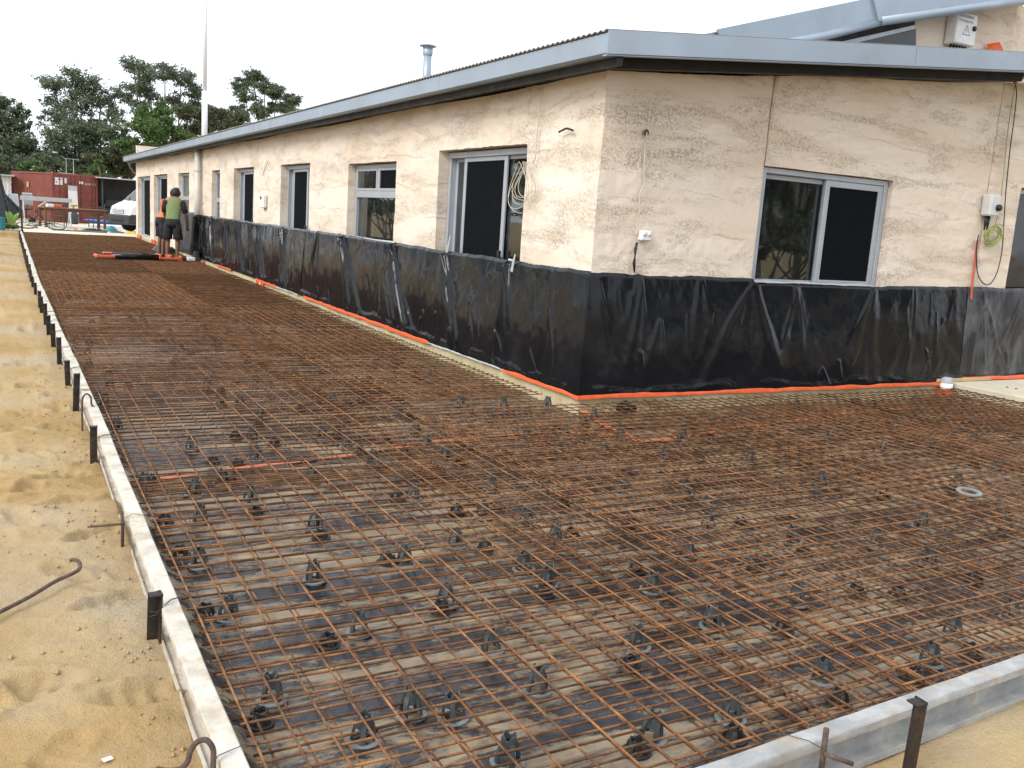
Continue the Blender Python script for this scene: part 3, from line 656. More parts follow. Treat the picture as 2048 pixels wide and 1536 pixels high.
for i, (a, b) in enumerate(rows):
    fx0 = form_x((a+b)/2)-.452
    mesh_sheet(.545+fx0, 2.78, a, b, ZT, i % 2 == 0, 'rusty top mesh sheet along the left side form, %s' % wd[i], i < 2, [.0, .002, -.002, .001, 0, 0][i], 10+i)
    if i == 0: mesh_sheet(2.60, 4.98, a+.03, 6.30, ZT+.012, False, 'rusty top mesh sheet in front of the house corner', True, .004, 20)
    else: mesh_sheet(2.52, 4.06, a+(-.75 if i == 1 else 0), b, ZT+.012, i % 2 == 1, 'rusty top mesh sheet along the foot of the house wall, %s' % wd[i-1].replace('camera', 'corner'), i < 2, -.002 if i % 2 else .001, 20+i)
mesh_sheet(4.72, 7.12, 1.98, 6.33, ZT+.002, True, 'rusty top mesh sheet before the short wall, right of the corner sheet', True, -.004, 30)
mesh_sheet(6.92, 9.30, 2.1, 6.30, ZT+.014, False, 'rusty top mesh sheet reaching the concrete landing on the right', False, .003, 31)
for i, (a, b) in enumerate([(1.78, 5.2), (4.9, 10.9), (10.7, 16.7), (16.5, 22.5), (22.3, 28.3), (28.1, 36.2)]):
    fx0 = form_x((a+b)/2)-.452
    mesh_sheet(.56+fx0, 2.35, a, b, ZB, i % 2 == 1, 'rusty bottom mesh sheet by the left side form, %s' % wd[i], i < 1, .003*(-1)**i, 40+i, .04)
    mesh_sheet(2.1, 4.05 if i else 4.3, a+.05, b, ZB+.009, i % 2 == 0, 'rusty bottom mesh sheet towards the house side, %s' % wd[i], i < 1, -.003*(-1)**i, 50+i, .06)
mesh_sheet(4.1, 6.5, 1.95, 6.3, ZB, False, 'rusty bottom mesh sheet before the short wall, left one', False, .01, 60, .05)
mesh_sheet(6.3, 9.2, 2.05, 6.28, ZB+.009, True, 'rusty bottom mesh sheet before the short wall, right one', False, -.01, 61, .03)

# ================================================================== bar chairs
def chair_proto(h, mat, name, rb=.046, label='', group='', mat2=None):
    e = empty(name, (0, 0, 0), 0, label, 'bar chair', group); t = rb*.66; ringmat = mat; mat = mat2 or mat
    MB().lathe([(rb, 0), (rb, .006), (rb-.002, .0075), (t, .006), (t, 0)], 16, close=True).build('base_ring', ringmat, e, False)
    zc = h*.66
    for k in range(4):
        a = math.pi/2*k+.4; c, s = math.cos(a), math.sin(a); rings = []
        for q in range(4):
            f = q/3; r = rb*.66*(1-f)+.0205*f+.003*math.sin(f*3.14); w = .0085*(1-f)+.0075*f; d = .0045; z = .002+(zc+.006)*f
            rings.append([(c*(r-d)-s*u, s*(r-d)+c*u, z) for u in (-w, w)]+[(c*(r+d)-s*u, s*(r+d)+c*u, z) for u in (w, -w)])
        MB().loft(rings).build('leg', mat, e)
    mb = MB(); n = 16; vs = []; fs = []                        # notched cup
    for k in range(n):
        a = 2*math.pi*k/n; up = h if (k % 4) in (1, 2) else h*.86
        for r, z in ((.025, zc-.016), (.0235, up), (.0195, up), (.0195, zc-.016)): vs.append((r*math.cos(a), r*math.sin(a), z))
    for k in range(n):
        k2 = (k+1) % n
        for i in range(4): fs.append((k*4+i, k2*4+i, k2*4+(i+1) % 4, k*4+(i+1) % 4))
    mb.add(vs, fs).build('cup', mat, e); return e
tall = [(544,1406),(726,1488),(821,1437),(907,1443),(718,1274),(981,1306),(1073,1389),(1274,1300),(1423,1258),(1301,1186),(1300,1482),(1460,1444),(1014,1532),(1644,1366),(1904,1276),(1858,1331),(2022,1243),(1594,1214),(1858,1132),(1750,1097),(1586,1088),
 (290,981),(388,994),(443,973),(501,1007),(624,966),(400,1046),(400,1137),(456,1241),(630,1060),(629,1166),(746,931),(825,1002),(809,1134),(888,925),(830,880),(852,899),(694,899),(643,880),
 (910,1097),(983,985),(966,1038),(1052,1051),(1110,1085),(1047,1144),(1097,1169),(1415,1060),(1372,1119),(1244,991),(1369,991),(1207,916),(1054,882),(1132,876),(1241,880),(1329,922),(979,844),(1054,838),(1094,816),(1187,841),(1116,916),(891,926),(1007,816),(922,813),(889,1215),(1092,1176),(1414,1028),(1502,928),(1640,975),(1630,1010),(1840,1060)]
short = [(519,1453),(655,1296),(1088,1195),(1339,1212),(1260,1341),(1272,1511),(1465,1485),(1676,1410),(1940,1314),(1820,1355),(1565,1267),(1712,1191),(1606,1112),(1512,1141),(1949,1164),(1811,1068),
 (329,1051),(361,1116),(410,1236),(462,973),(512,1035),(642,1082),(426,931),(772,1129),(794,1002),(778,1134),(549,893),(675,877),(765,944),(720,909),(969,1104),(1143,1076),(913,1029),(919,930),(1013,916),(1272,1147),(1257,1054),(1482,1054),(1126,1019),(880,1228)]
P = {'t': [G(a, b, .004)[:2] for a, b in tall], 's': [G(a, b, .004)[:2] for a, b in short]}
cr = np.random.default_rng(11)
def free(p, lst, d): return all((p[0]-q[0])**2+(p[1]-q[1])**2 > d*d for q in lst)
for yy_ in np.arange(5.4, 18, .62):
    for xx_ in np.arange(.8, 4.1, .66):
        p = np.array([xx_+cr.uniform(-.2, .2), yy_+cr.uniform(-.2, .2)])
        if free(p, P['t'], .42): P['t'].append(p)
        q = p+cr.uniform(-.16, .16, 2)
        if yy_ < 13 and free(q, P['s']+P['t'], .1): P['s'].append(q)
for xx_ in np.arange(3.6, 9, .7):
    for yy_ in np.arange(2.4, 6.2, .7):
        p = np.array([xx_+cr.uniform(-.2, .2), yy_+cr.uniform(-.2, .2)])
        if free(p, P['t'], .45): P['t'].append(p)
        q = p+cr.uniform(-.2, .2, 2)
        if free(q, P['s']+P['t'], .12): P['s'].append(q)
def rank_words(pts):
    """rows counted from the front form in steps of 0.6 m, place in the row counted from the left form"""
    rows_ = {}
    for i, p in enumerate(pts): rows_.setdefault(int((p[1]-1.6)/.6), []).append((p[0], i))
    w = {}; nums = ordn+['thirteenth', 'fourteenth', 'fifteenth', 'sixteenth', 'seventeenth', 'eighteenth', 'nineteenth', 'twentieth', 'twenty-first', 'twenty-second']
    big = nums[:20]+['twenty-'+q for q in nums[:9]]+['thirtieth']+['thirty-'+q for q in nums[:9]]
    for r, l in rows_.items():
        l.sort()
        for k, (x, i) in enumerate(l): w[i] = '%s from left form, %s row from near form' % (nums[k], big[r])
    return w
for key, h, mat, nm, what, grp in (('t', .092, 'chair_grey', 'bar_chair', 'tall grey bar chair, ', 'tall grey plastic bar chairs under the top mesh'), ('s', .046, 'chair_black', 'bar_chair', 'short black bar chair, ', 'short black plastic bar chairs under the bottom mesh')):
    proto = chair_proto(h, M[mat], nm, .053 if key == 't' else .046, '', grp, M['chair_leg'] if key == 't' else None); words = rank_words(P[key])
    for i, p in enumerate(P[key]):
        o = proto if i == 0 else copy_tree(proto); o['label'] = what+words[i]
        o.location = (float(p[0]), float(p[1]), .015); o.rotation_euler = (cr.normal(0, .05), cr.normal(0, .05), cr.uniform(0, 6.28))
o = MB().lathe([(.075, 0), (.075, .008), (.05, .010), (.048, 0)], 24, close=True).build('plastic_ring', M['chair_grey']); p = G(1938, 985, .12); o.location = p; o.rotation_euler = (.08, -.05, 0)
tag(o, 'loose flat grey plastic ring lying on top of the mesh, right side', 'plastic ring')

# ================================================================== stakes and pins holding the forms
def stake(px, pt, pb, label, w=.034, kind='angle', lean=(0, 0), wire=True, front=False):
    b = G(px, pb, -.01)
    if not front: b[0] = min(b[0], form_x(b[1])-w*.6)
    v = ray(px, pt); dpt = (b-CAM)@FW; t = CAM+v*(dpt/(v@FW)); h = float(np.clip(t[2], .12, .32))
    e = empty('form_stake', (b[0], b[1], 0), 0, label, 'stake', 'steel stakes along the side forms'); r = random.Random(int(px*7+pt))
    e.rotation_euler = (r.uniform(-.03, .03)+lean[0], r.uniform(-.04, .04)+lean[1], r.uniform(-.15, .15))
    if kind == 'angle':
        a, q = w/2, .006
        sec = [(-a, -a), (a, -a), (a, a), (a-q, a), (a-q, -a+q), (-a, -a+q)]
        if not front: sec = [(x, -y) for x, y in sec][::-1]
        rings = [[(x*(1+.04*math.sin(9*z)), y, z+(.006*math.sin(40*x) if z > h-.01 else 0)) for x, y in sec] for z in np.linspace(-.1, h, 7)]
        MB().loft(rings).build('shaft', M['stake'], e)
        MB().box(-a-.002, a+.002, -a-.002, a-.004, h-.004, h+.002, .001).build('burred_top', M['stake'], e)
    else:
        MB().tube([(0, 0, -.1), (.002, 0, .05), (0, .002, h)], .008, 8).build('shaft', M['oldrust'], e, True)
    if wire:
        s = 1
        dx, dy = (.16, .05) if not front else (.0, .16)
        for k in (0, 1):
            MB().tube([(-w*.5, -.012, h*.55+.02*k), (0, -w*.55, h*.6+.01*k), (dx*.35, dy*.3, .142-.004*k), (dx*.7, dy*.7, .14), (dx, dy, .112)], .0013, 5).build('tie_wire', M['wire'], e, True)
    return e
stake(314, 1180, 1284, 'thick black steel stake nearest the camera on the left form', .042)
ls = [(187, 850, 920), (152, 745, 820), (136, 720, 771), (119, 674, 725), (112, 647, 690), (104, 631, 666), (99, 607, 648), (92, 594, 625), (85, 582, 614), (78, 566, 590), (70, 553, 572)]
for i, (a, b, c) in enumerate(ls): stake(a, b, c, '%s black steel stake up the left form after the thick one' % ordn[i], .04)
yl = G(70, 572, -.01)[1]; k = 0
for y in np.arange(yl+.9, 35.5, .95):
    p = (form_x(y)-.03, y); e = empty('form_stake', (p[0], p[1], 0), 0, '', 'stake', 'far stakes along the left form'); e['label'] = '%s small far black stake on the left form past the near dozen' % (ordn+['thirteenth', 'fourteenth', 'fifteenth', 'sixteenth', 'seventeenth', 'eighteenth', 'nineteenth', 'twentieth', 'twenty-first', 'twenty-second', 'twenty-third', 'twenty-fourth'])[k]
    MB().box(-.02, .02, -.02, .02, -.1, .19+.04*math.sin(k*2.3), .003).build('shaft', M['stake'], e); k += 1
    e.rotation_euler = (random.uniform(-.05, .05), random.uniform(-.05, .05), random.uniform(-.3, .3))
stake(1806, 1385, 1560, 'rusty dark steel stake standing at the front form, bottom right', .042, front=True, wire=False)
# rebar pins
def rod_thing(name, pts, r, label, cat='steel pin', mat='oldrust', group=None):
    o = MB().tube(pts, r, 8).build(name, M[mat], None, True); return tag(o, label, cat, group)
def smooth_path(P, n=6):
    P = [np.array(p, float) for p in P]; out = []
    for i in range(len(P)-1):
        a, b, c, d = P[max(i-1, 0)], P[i], P[i+1], P[min(i+2, len(P)-1)]
        for q in range(n):
            t = q/n; out.append(.5*((2*b)+(-a+c)*t+(2*a-5*b+4*c-d)*t*t+(-a+3*b-3*c+d)*t**3))
    out.append(P[-1]); return out
b = G(431, 1536, .0); bx, by = .425, 2.26
e = empty('hooked_pin', (bx, by, 0), 0, 'bent rebar pin with a crook at its top, near left form', 'steel pin')
MB().tube(smooth_path([(.01, -.01, -.1), (.012, -.005, .12), (.012, .0, .165), (-.005, .004, .192), (-.028, .008, .188), (-.043, .01, .165), (-.05, .012, .135), (-.068, .015, .118), (-.10, .018, .12), (-.125, .02, .13)]), .0075, 8).build('shaft', M['oldrust'], e, True)
MB().tube([(.005, -.01, .13), (.03, .01, .137), (.1, .04, .134), (.14, .05, .115)], .0014, 5).build('tie_wire', M['wire'], e, True)
p = G(258, 1095, -.01); e = empty('rebar_pin', (form_x(p[1])-.03, p[1], 0), 0, 'thin rusty pin crossed by a short rod, halfway along the near left form', 'steel pin')
MB().tube([(0, 0, -.1), (.003, 0, .1), (0, 0, .165)], .0075, 8).build('shaft', M['oldrust'], e, True)
MB().tube([(-.14, .02, .10), (.012, -.008, .108)], .006, 8).build('cross_rod', M['oldrust'], e, True)
MB().tube([(0, -.01, .13), (.05, .02, .142), (.15, .05, .11)], .0013, 5).build('tie_wire', M['wire'], e, True)
p = G(172, 855, -.01); e = empty('hooked_pin', (form_x(p[1])-.03, p[1], 0), 0, 'tall thin pin with a hooked top between two black stakes', 'steel pin')
MB().tube(smooth_path([(0, 0, -.1), (0, 0, .14), (.006, 0, .2), (.03, 0, .225), (.055, 0, .2), (.06, 0, .15), (.085, 0, .125), (.12, .02, .13)]), .0065, 8).build('shaft', M['oldrust'], e, True)
p = G(1605, 1536, .02); e = empty('rebar_pin', (p[0], front_y(p[0])-.025, 0), 0, 'rusty rebar pin with an angled cross rod at the front form', 'steel pin')
MB().tube([(0, 0, -.1), (.002, 0, .08), (0, 0, .185)], .0085, 8).build('shaft', M['oldrust'], e, True)
MB().tube([(-.01, -.012, .115), (.07, -.05, .085)], .0075, 8).build('cross_rod', M['oldrust'], e, True)
MB().tube([(0, -.01, .12), (-.03, .03, .136), (-.07, .09, .134), (-.1, .14, .112)], .0013, 5).build('tie_wire', M['wire'], e, True)
q = [G(-60, 1255, .03), G(0, 1224, .028), G(60, 1193, .03), G(110, 1163, .035), G(145, 1147, .035), G(159, 1137, .035), G(158, 1124, .04), G(148, 1119, .04), G(140, 1121, .035)]
rod_thing('hooked_rebar', smooth_path([(a[0], a[1], a[2]) for a in q]), .008, 'dark rebar with a hooked end lying on the sand, far left', 'rebar')
cpb = G(215, 1518, .0); rod = MB().box(-.014, .014, -.008, .008, 0, .004, .001).build('paper_scrap', M['paper']); rod.location = (cpb[0], cpb[1], ground_z(cpb[0], cpb[1])+.004); rod.rotation_euler = (.1, .1, .4); tag(rod, 'tiny white scrap of paper on the sand at the bottom left', 'scrap')

# ================================================================== black plastic taped round the foot of the walls
def ridge_field(U, V, ridges):
    """U along, V height above bottom (0..1); a ridge = (u at top, v start, du per unit drop, width, height, length)"""
    D = np.zeros_like(U)
    for u0, v0, k, w, a, ln in ridges:
        dv = v0-V; uc = u0+k*dv*(1-.25*dv)+.06*np.sin(dv*4+u0*7)*dv; t = np.clip(dv/.03, 0, 1)*np.clip((ln-dv)/.25, 0, 1)
        ww = w*(.35+1.0*np.clip(dv, 0, 1)); x = (U-uc)/ww
        D += a*t*np.exp(-x*x)*(1-.35*x)
    return D
def poly_sheet(a, b, plane, ztop, zbot, res, label, pinches, mat='poly', sgn=1, seed=1, tape=None, lean=.0, bulge=None, dens=1., drift=-.35, corner=False, wm=1.):
    lean = lean or .05
    n = max(4, int((b-a)/res)); m = 150 if res < .012 else 60; us = np.linspace(a, b, n+1); vv = np.linspace(0, 1, m+1)
    U, V = np.meshgrid(us, vv, indexing='ij'); r = np.random.default_rng(seed); rid = []
    for pu, cnt, k0, k1, s in pinches:
        for q in range(cnt):
            rid.append((pu+r.normal(0, .02), 1.0-abs(r.normal(0, .012)), r.uniform(min(k0, k1), max(k0, k1)), wm*r.uniform(.014, .036), s*r.uniform(.010, .028), r.uniform(.4, 1.3)))
    for q in range(int((b-a)*5*dens)): rid.append((r.uniform(a, b), r.uniform(.5, 1.0), r.normal(drift, .25), wm*r.uniform(.012, .04), r.uniform(-.006, .011)/wm, r.uniform(.3, .9)))
    for q in range(int((b-a)*1.4)): rid.append((r.uniform(a, b), r.uniform(.2, .4), r.normal(0, .5), r.uniform(.02, .06), r.uniform(.006, .02), .3))
    D = ridge_field(U, V, rid)+.014*fbm(U*1.1, V*1.3, s=seed+3, o=2)+.004*fbm(U*4, V*3, s=seed+5, o=2)+.0012*fbm(U*12+3*V, V*9, s=seed+6, o=2)
    D = D+.20*np.exp(-((U-bulge)/.14)**4) if bulge else D
    bel = .020+.012*np.sin(V*3.1)+lean*(1-V); D = np.maximum(D*np.clip((V+.02)*7, .15, 1)+bel, .006)+.010*np.exp(-((V-.05-.03*vnoise(U*3, V*0, s=seed+8))/.03)**2)*np.clip(.4+fbm(U*4, V*9, s=seed+9), 0, 1)
    if corner:
        cf_ = np.clip(1-(U-a)/.16, 0, 1); D = D*(1-cf_)+bel*cf_; U = U-(bel+.004)*cf_*np.clip(1-(U-a)/.05, 0, 1)
    top = ztop(us)[:, None]+.007*fbm(U*3, V*0, s=seed+11)+.0025*fbm(U*11, V*0, s=seed+12); Zs = zbot+(top-zbot)*V
    D = D-.012*np.clip((V-.97)/.03, 0, 1)
    P_ = np.stack([XW-D-.004, U, Zs], -1) if plane == 'x' else np.stack([U, YC-D-.004, Zs], -1)
    e = empty('plastic_sheet', (0, 0, 0), 0, label, 'plastic sheet', 'black plastic sheets taped round the walls')
    c = P_[n//2, 0]; e.location = [float(x) for x in c]; vs = (P_-c).reshape(-1, 3)
    o = mesh_obj('sheet', vs, grid_faces(n+1, m+1), M[mat], e, True)
    def strip(t0, t1, z0, z1, mt, nm, dd=.05):
        k = max(3, int((t1-t0)/.04)); L = []
        for q in range(k+1):
            u = t0+(t1-t0)*q/k; w1 = .008*float(fbm(u*4, .3, s=77)); w2 = .007*float(fbm(u*5, 7.3, s=78))
            for z, d in ((z0+w1, dd+.002), (.5*(z0+z1)+w1, dd+.003+.002*float(vnoise(u*9, 2, s=79))), (z1+w2, dd-.001)):
                L.append((XW-d, u, z) if plane == 'x' else (u, YC-d, z))
        mesh_obj(nm, np.array(L)-c, grid_faces(k+1, 3), M[mt], e, True)
    for t in tape or []: strip(*t)
    return e
Ly = lambda px, py=460: onX(px, py)[1]
c1 = lambda u: np.interp(u, [6.4, 9.6, 12.8, 27.5], [1.205, 1.21, 1.225, 1.22])
s1a, s1b = YC, Ly(613)
pin = [(Ly(690, 474), 14, -.15, -1.35, 1.), (Ly(787, 488), 14, -.2, -1.25, 1.), (Ly(893, 505), 11, -.1, -.9, 1.), (Ly(1020, 522), 9, .05, -.45, 1.), (Ly(640, 467), 5, .7, -.7, .8), (Ly(1110, 535), 2, .2, -.3, .5)]
poly_sheet(s1a, s1b, 'x', c1, .165, .007, 'long creased black plastic sheet on the long wall beside the corner', [(q[0], q[1], q[2], q[3], q[4]*.8) for q in pin], seed=5, corner=True, dens=.6, wm=1.35,
           tape=[(YC-.088, Ly(1020, 745), .146, .178, 'tape', 'tape_strip', .088), (Ly(870, 690), Ly(617, 600), .14, .18, 'tape', 'tape_strip', .086),
                 (Ly(1020, 745), Ly(870, 690), .154, .168, 'offwhite_sheet', 'clear_edge', .086), (Ly(1020, 522), Ly(1032, 524), 1.195, 1.215, 'offwhite_sheet', 'clear_edge', .018), (Ly(690, 474), Ly(792, 489), 1.212, 1.228, 'offwhite_sheet', 'clear_edge', .02)])
poly_sheet(s1b-.02, Ly(502), 'x', c1, .165, .014, 'middle black plastic sheet with one bright hanging crease, long wall', [(Ly(568, 454), 6, .1, -1.2, 1.2), (Ly(520), 6, .2, -1., 1.1), (Ly(503), 8, -.2, -1.3, 1.4)], seed=15,
           tape=[(Ly(560, 580), Ly(520, 565), .14, .18, 'tape', 'tape_strip', .086), (s1b+.1, Ly(560, 580), .15, .17, 'offwhite_sheet', 'clear_edge', .086)])
poly_sheet(Ly(502)-.03, Ly(401), 'x', c1, .165, .016, 'black plastic sheet with hanging folds left of the middle sheet', [(Ly(480), 6, .2, -1.2, 1.2), (Ly(455), 6, .2, -1., 1.1), (Ly(425), 7, -.2, -1.2, 1.2), (Ly(405), 5, 0, -.8, 1.)], seed=16, bulge=onX(404, 400)[1], tape=[(Ly(470, 545), Ly(440, 535), .14, .18, 'tape', 'tape_strip', .086)])
poly_sheet(Ly(401)-.02, 27.3, 'x', lambda u: c1(u)+.03, .165, .05, 'flat greyish plastic sheet behind the two workers', [(Ly(385), 2, .2, -.4, .6)], mat='dust_sheen_poly', seed=17, bulge=onX(404, 400)[1])  # its greyer film paints in the reflection seen at a grazing angle
c2 = lambda u: np.interp(u, [4.2, 6.0, 6.05, 7.6, 9.2, 10.3], [1.205, 1.205, 1.175, 1.17, 1.20, 1.21])
poly_sheet(XW, 9.12, 'y', c2, .165, .008, 'black plastic sheet below the two-pane window on the short wall',
           [(4.72, 5, -.4, .4, .2), (6.03, 11, -.8, .6, .3), (6.55, 6, -.3, .5, .2), (7.62, 7, -.6, .3, .25), (4.28, 5, .05, .5, .2), (8.9, 4, -.4, .2, .2), (5.4, 4, -.2, .3, .15), (8.2, 4, -.3, .3, .15)], seed=6, corner=True, dens=.8, wm=2.2, drift=.05,
           tape=[(XW-.088, 8.9, .146, .182, 'tape', 'tape_strip', .088), (6.0, 7.66, 1.17, 1.184, 'offwhite_sheet', 'clear_edge', .026)])
poly_sheet(9.08, 10.6, 'y', c2, .20, .02, 'dust-whitened end of plastic sheeting by the blue door, right edge', [(9.3, 6, -.3, .8, .6)], mat='dust_sheen_poly', seed=9, lean=.03, tape=[(9.1, 10.6, .188, .228, 'tape', 'tape_strip', .088)])
o = MB().box(8.7, 9.6, YC-.10, YC-.05, .178, .215, .006).build('timber_batten', M['timber']); tag(o, 'short pale timber batten at the foot of the short wall by the pipe', 'batten')

# ================================================================== fittings on the walls, pole, flue
def tube_thing(name, pts, r, mat, label, cat, n=8, group=None): return tag(MB().tube(pts, r, n).build(name, M[mat], None, True), label, cat, group)
yd = onX(404, 400)[1]
e = empty('downpipe', (XW-.10, yd, .15), 0, 'pale round downpipe running down the long wall behind the workers', 'downpipe')
MB().tube([(0, 0, 0), (0, 0, 2.66)], .075, 16).build('pipe', M['downpipe'], e, True)
for z in (.9, 2.1): MB().lathe([(.079, z), (.079, z+.04)], 16).build('clip', M['pale_metal'], e, True)
pb = onX(409, 262, XW+.25); e = empty('white_pole', (pb[0], pb[1], 2.95), 0, 'tall white pole rising above the roof into the sky', 'pole'); zs_ = float(onX(410, 184, XW+.25)[2])-2.95
MB().tube([(0, 0, 0), (0, 0, zs_)], .072, 16).build('lower_tube', M['pole'], e, True); MB().tube([(0, 0, zs_-.02), (0, 0, 5.2)], .052, 16).build('upper_tube', M['pole'], e, True); MB().lathe([(.074, zs_-.05), (.074, zs_+.01), (.052, zs_+.02)], 16).build('collar', M['pole'], e, True)
pf = onX(853, 158, 5.6); e = empty('flue', (pf[0], pf[1], zr(pf[0])-.02), 0, 'shiny metal flue with a flat cap on the roof', 'flue'); hf = onX(856, 86, 5.6)[2]-zr(pf[0])
MB().tube([(0, 0, 0), (0, 0, hf-.09)], .062, 16).build('pipe', M['zinc'], e, True); MB().lathe([(.068, hf-.16), (.075, hf-.14), (.075, hf-.05), (.06, hf-.045)], 16).build('collar', M['zinc'], e, True)
MB().lathe([(.001, hf-.012), (.13, hf-.03), (.13, hf-.022), (.001, hf+.012)], 20).build('cap', M['zinc'], e, True)
for k in range(3):
    a = k*2.1; MB().tube([(.07*math.cos(a), .07*math.sin(a), hf-.06), (.09*math.cos(a), .09*math.sin(a), hf-.025)], .006, 6).build('bracket', M['zinc'], e)
# meter box, vent, wires on the long wall
p = onX(532, 403); e = empty('meter_box', (XW, p[1], p[2]), 0, 'small white electrical box between two doors on the long wall', 'electrical box'); MB().box(-.08, -.005, -.10, .10, -.12, .12, .015).build('case', M['white'], e); MB().lathe([(.05, 0), (.05, .02), (.03, .03), (.001, .03)], 14).build('dial', M['black'], e).matrix_basis = Matrix.Translation((-.08, .05, .06)) @ Matrix.Scale(.6, 4) @ Matrix.Rotation(-math.pi/2, 4, 'Y')
MB().tube([(-.04, -.05, -.12), (-.04, -.05, -.17)], .012, 8).build('conduit_stub', M['red_pipe'], e)
p = onX(400, 358); e = empty('air_vent', (XW, p[1]+.2, p[2]), 0, 'small grey vent high on the wall next to the downpipe', 'vent'); MB().box(-.03, -.003, -.28, .28, -.24, .24, .01).build('frame', M['box_grey'], e)
for k in range(5): MB().box(-.036, -.03, -.24, .24, -.2+k*.09, -.16+k*.09, .002).build('slat', M['alu'], e)
q = [onX(a, b, XW-.03) for a, b in ((536, 322), (531, 334), (527, 345), (526, 352))]; tube_thing('cable_tail', smooth_path(q), .008, 'cream_cable', 'short cable tail poking from the wall left of a sliding door', 'cable')
q = [onX(a, b, XW-.04) for a, b in ((1086, 168), (1080, 220), (1074, 270), (1071, 312), (1066, 326))]
e = empty('coiled_cable', (XW, float(q[-1][1]), 1.6), 0, 'coil of cream cable hanging beside the large sliding door', 'cable'); off = Vector(e.location)
def cpart(pts, r, mat, nm): MB().tube([Vector(p)-off for p in pts], r, 6).build(nm, M[mat], e, True)
cpart(smooth_path(q), .005, 'cream_cable', 'hanging_lead')
cc = np.array([XW-.06, float(onX(1064, 372)[1]), float(onX(1064, 372)[2])]); cr2 = random.Random(4)
for k in range(6):
    ry, rz, oy, tilt = cr2.uniform(.11, .21), cr2.uniform(.15, .25), cr2.uniform(-.05, .08), cr2.uniform(-.3, .3); P_ = []
    for a in np.linspace(0, 2*math.pi, 33):
        y = ry*math.sin(a)*(1-.35*math.cos(a)); z = rz*math.cos(a); P_.append((cc[0]-.01*k+.02*math.sin(a*2), cc[1]+oy+y*math.cos(tilt)-z*math.sin(tilt), cc[2]+.21-rz+z))
    cpart(P_, .0028, 'cream_cable', 'loop')
q = [onX(a, b, XW-.05) for a, b in ((1146, 261), (1134, 257), (1126, 260), (1118, 264))]; tube_thing('wire_stub', smooth_path(q), .009, 'black', 'black wire stub sticking out high near the house corner', 'cable')
# white strips poking up behind the plastic
for px, tp, bt in ((897, 470, 505), (1026, 508, 545)):
    a = onX(px+4, tp, XW-.05); b = onX(px-4, bt, XW-.03); o = MB().add([(a[0], a[1]-.012, a[2]), (a[0], a[1]+.012, a[2]), (b[0], b[1]+.03, b[2]), (b[0], b[1]-.03, b[2]), (a[0]+.004, a[1]-.012, a[2]), (a[0]+.004, a[1]+.012, a[2]), (b[0]+.004, b[1]+.03, b[2]), (b[0]+.004, b[1]-.03, b[2])], [(0, 1, 2, 3), (7, 6, 5, 4), (0, 4, 5, 1), (1, 5, 6, 2), (2, 6, 7, 3), (3, 7, 4, 0)]).build('tape_end', M['offwhite_sheet'])
    tag(o, 'white strip end sticking up over the plastic at the %s side of the large door' % ('left' if px < 1000 else 'right'), 'tape end')
# short wall: cable from hole, power point with plugs
q = [onY(a, b, YC-.03) for a, b in ((1294, 265), (1290, 295), (1289, 320), (1289, 348), (1288, 370), (1280, 388), (1279, 420), (1276, 445), (1273, 470))]
e = empty('cable_drop', (float(q[0][0]), YC, 1.6), 0, 'cream cable dropping from a hole down the short wall to the power point', 'cable'); off = Vector(e.location)
cpart(smooth_path(q), .007, 'cream_cable', 'cable'); MB().lathe([(.022, 0), (.028, .01), (.001, .012)], 12).build('hole_grommet', M['wood_dark'], e).matrix_basis = Matrix.Translation((0, -.012, float(q[0][2])-1.6)) @ Matrix.Rotation(math.pi/2, 4, 'X')
p = onY(1284, 471); e = empty('power_point', (p[0], YC, p[2]), 0, 'small white double power point with black plug on the short wall', 'power point'); MB().box(-.055, .055, -.07, -.005, -.045, .045, .012).build('case', M['white'], e)
for x in (-.025, .025): MB().lathe([(.016, 0), (.016, .008), (.001, .010)], 12).build('cover', M['box_grey'], e, True).matrix_basis = Matrix.Translation((x, -.07, .012)) @ Matrix.Rotation(math.pi/2, 4, 'X')
q = [Vector(onY(a, b, YC-.04))-Vector((p[0], YC, p[2])) for a, b in ((1274, 485), (1271, 498), (1270, 512), (1268, 527), (1269, 545))]; MB().tube(q, [.011, .013, .006, .014, .006], 8).build('plug', M['black'], e, True)
# isolator, leads and conduit at the right
p = onY(1971, 411); e = empty('isolator_box', (p[0], YC, p[2]), 0, 'pale grey isolator switch box with black knob, right end of short wall', 'switch box'); MB().box(-.085, .085, -.12, -.005, -.11, .11, .015).build('case', M['box_grey'], e)
MB().lathe([(.035, 0), (.035, .03), (.025, .04), (.001, .04)], 14).build('knob', M['black'], e, True).matrix_basis = Matrix.Translation((.035, -.12, -.02)) @ Matrix.Rotation(math.pi/2, 4, 'X')
for dx in (-.045, 0.0): MB().tube([(dx, -.06, -.11), (dx, -.06, -.19), (dx+.01, -.05, -.26)], [.016, .014, .007], 8).build('gland', M['black'], e, True)
q = [onY(a, b, YC-.05) for a, b in ((2034, 150), (2031, 165), (2033, 190), (2028, 240), (2020, 300), (2012, 380), (2008, 440), (2004, 500), (1994, 545), (1980, 568), (1966, 566), (1955, 545), (1953, 500), (1957, 470))]
e = empty('hanging_lead', (float(q[0][0]), YC, 1.6), 0, 'thin black lead looping down the wall from the barge end', 'cable'); off = Vector(e.location); cpart(smooth_path(q), .006, 'black', 'lead')
cpart([onY(a, b, YC-.07) for a, b in ((2036, 148), (2032, 160), (2030, 168))], .022, 'red_pipe', 'conduit_end')
q0 = onY(1984, 470, YC-.06); e = empty('green_cable_coil', (float(q0[0]), YC, float(q0[2])), 0, 'loose coil of green and yellow earth cable under the isolator', 'cable'); off = Vector(e.location)
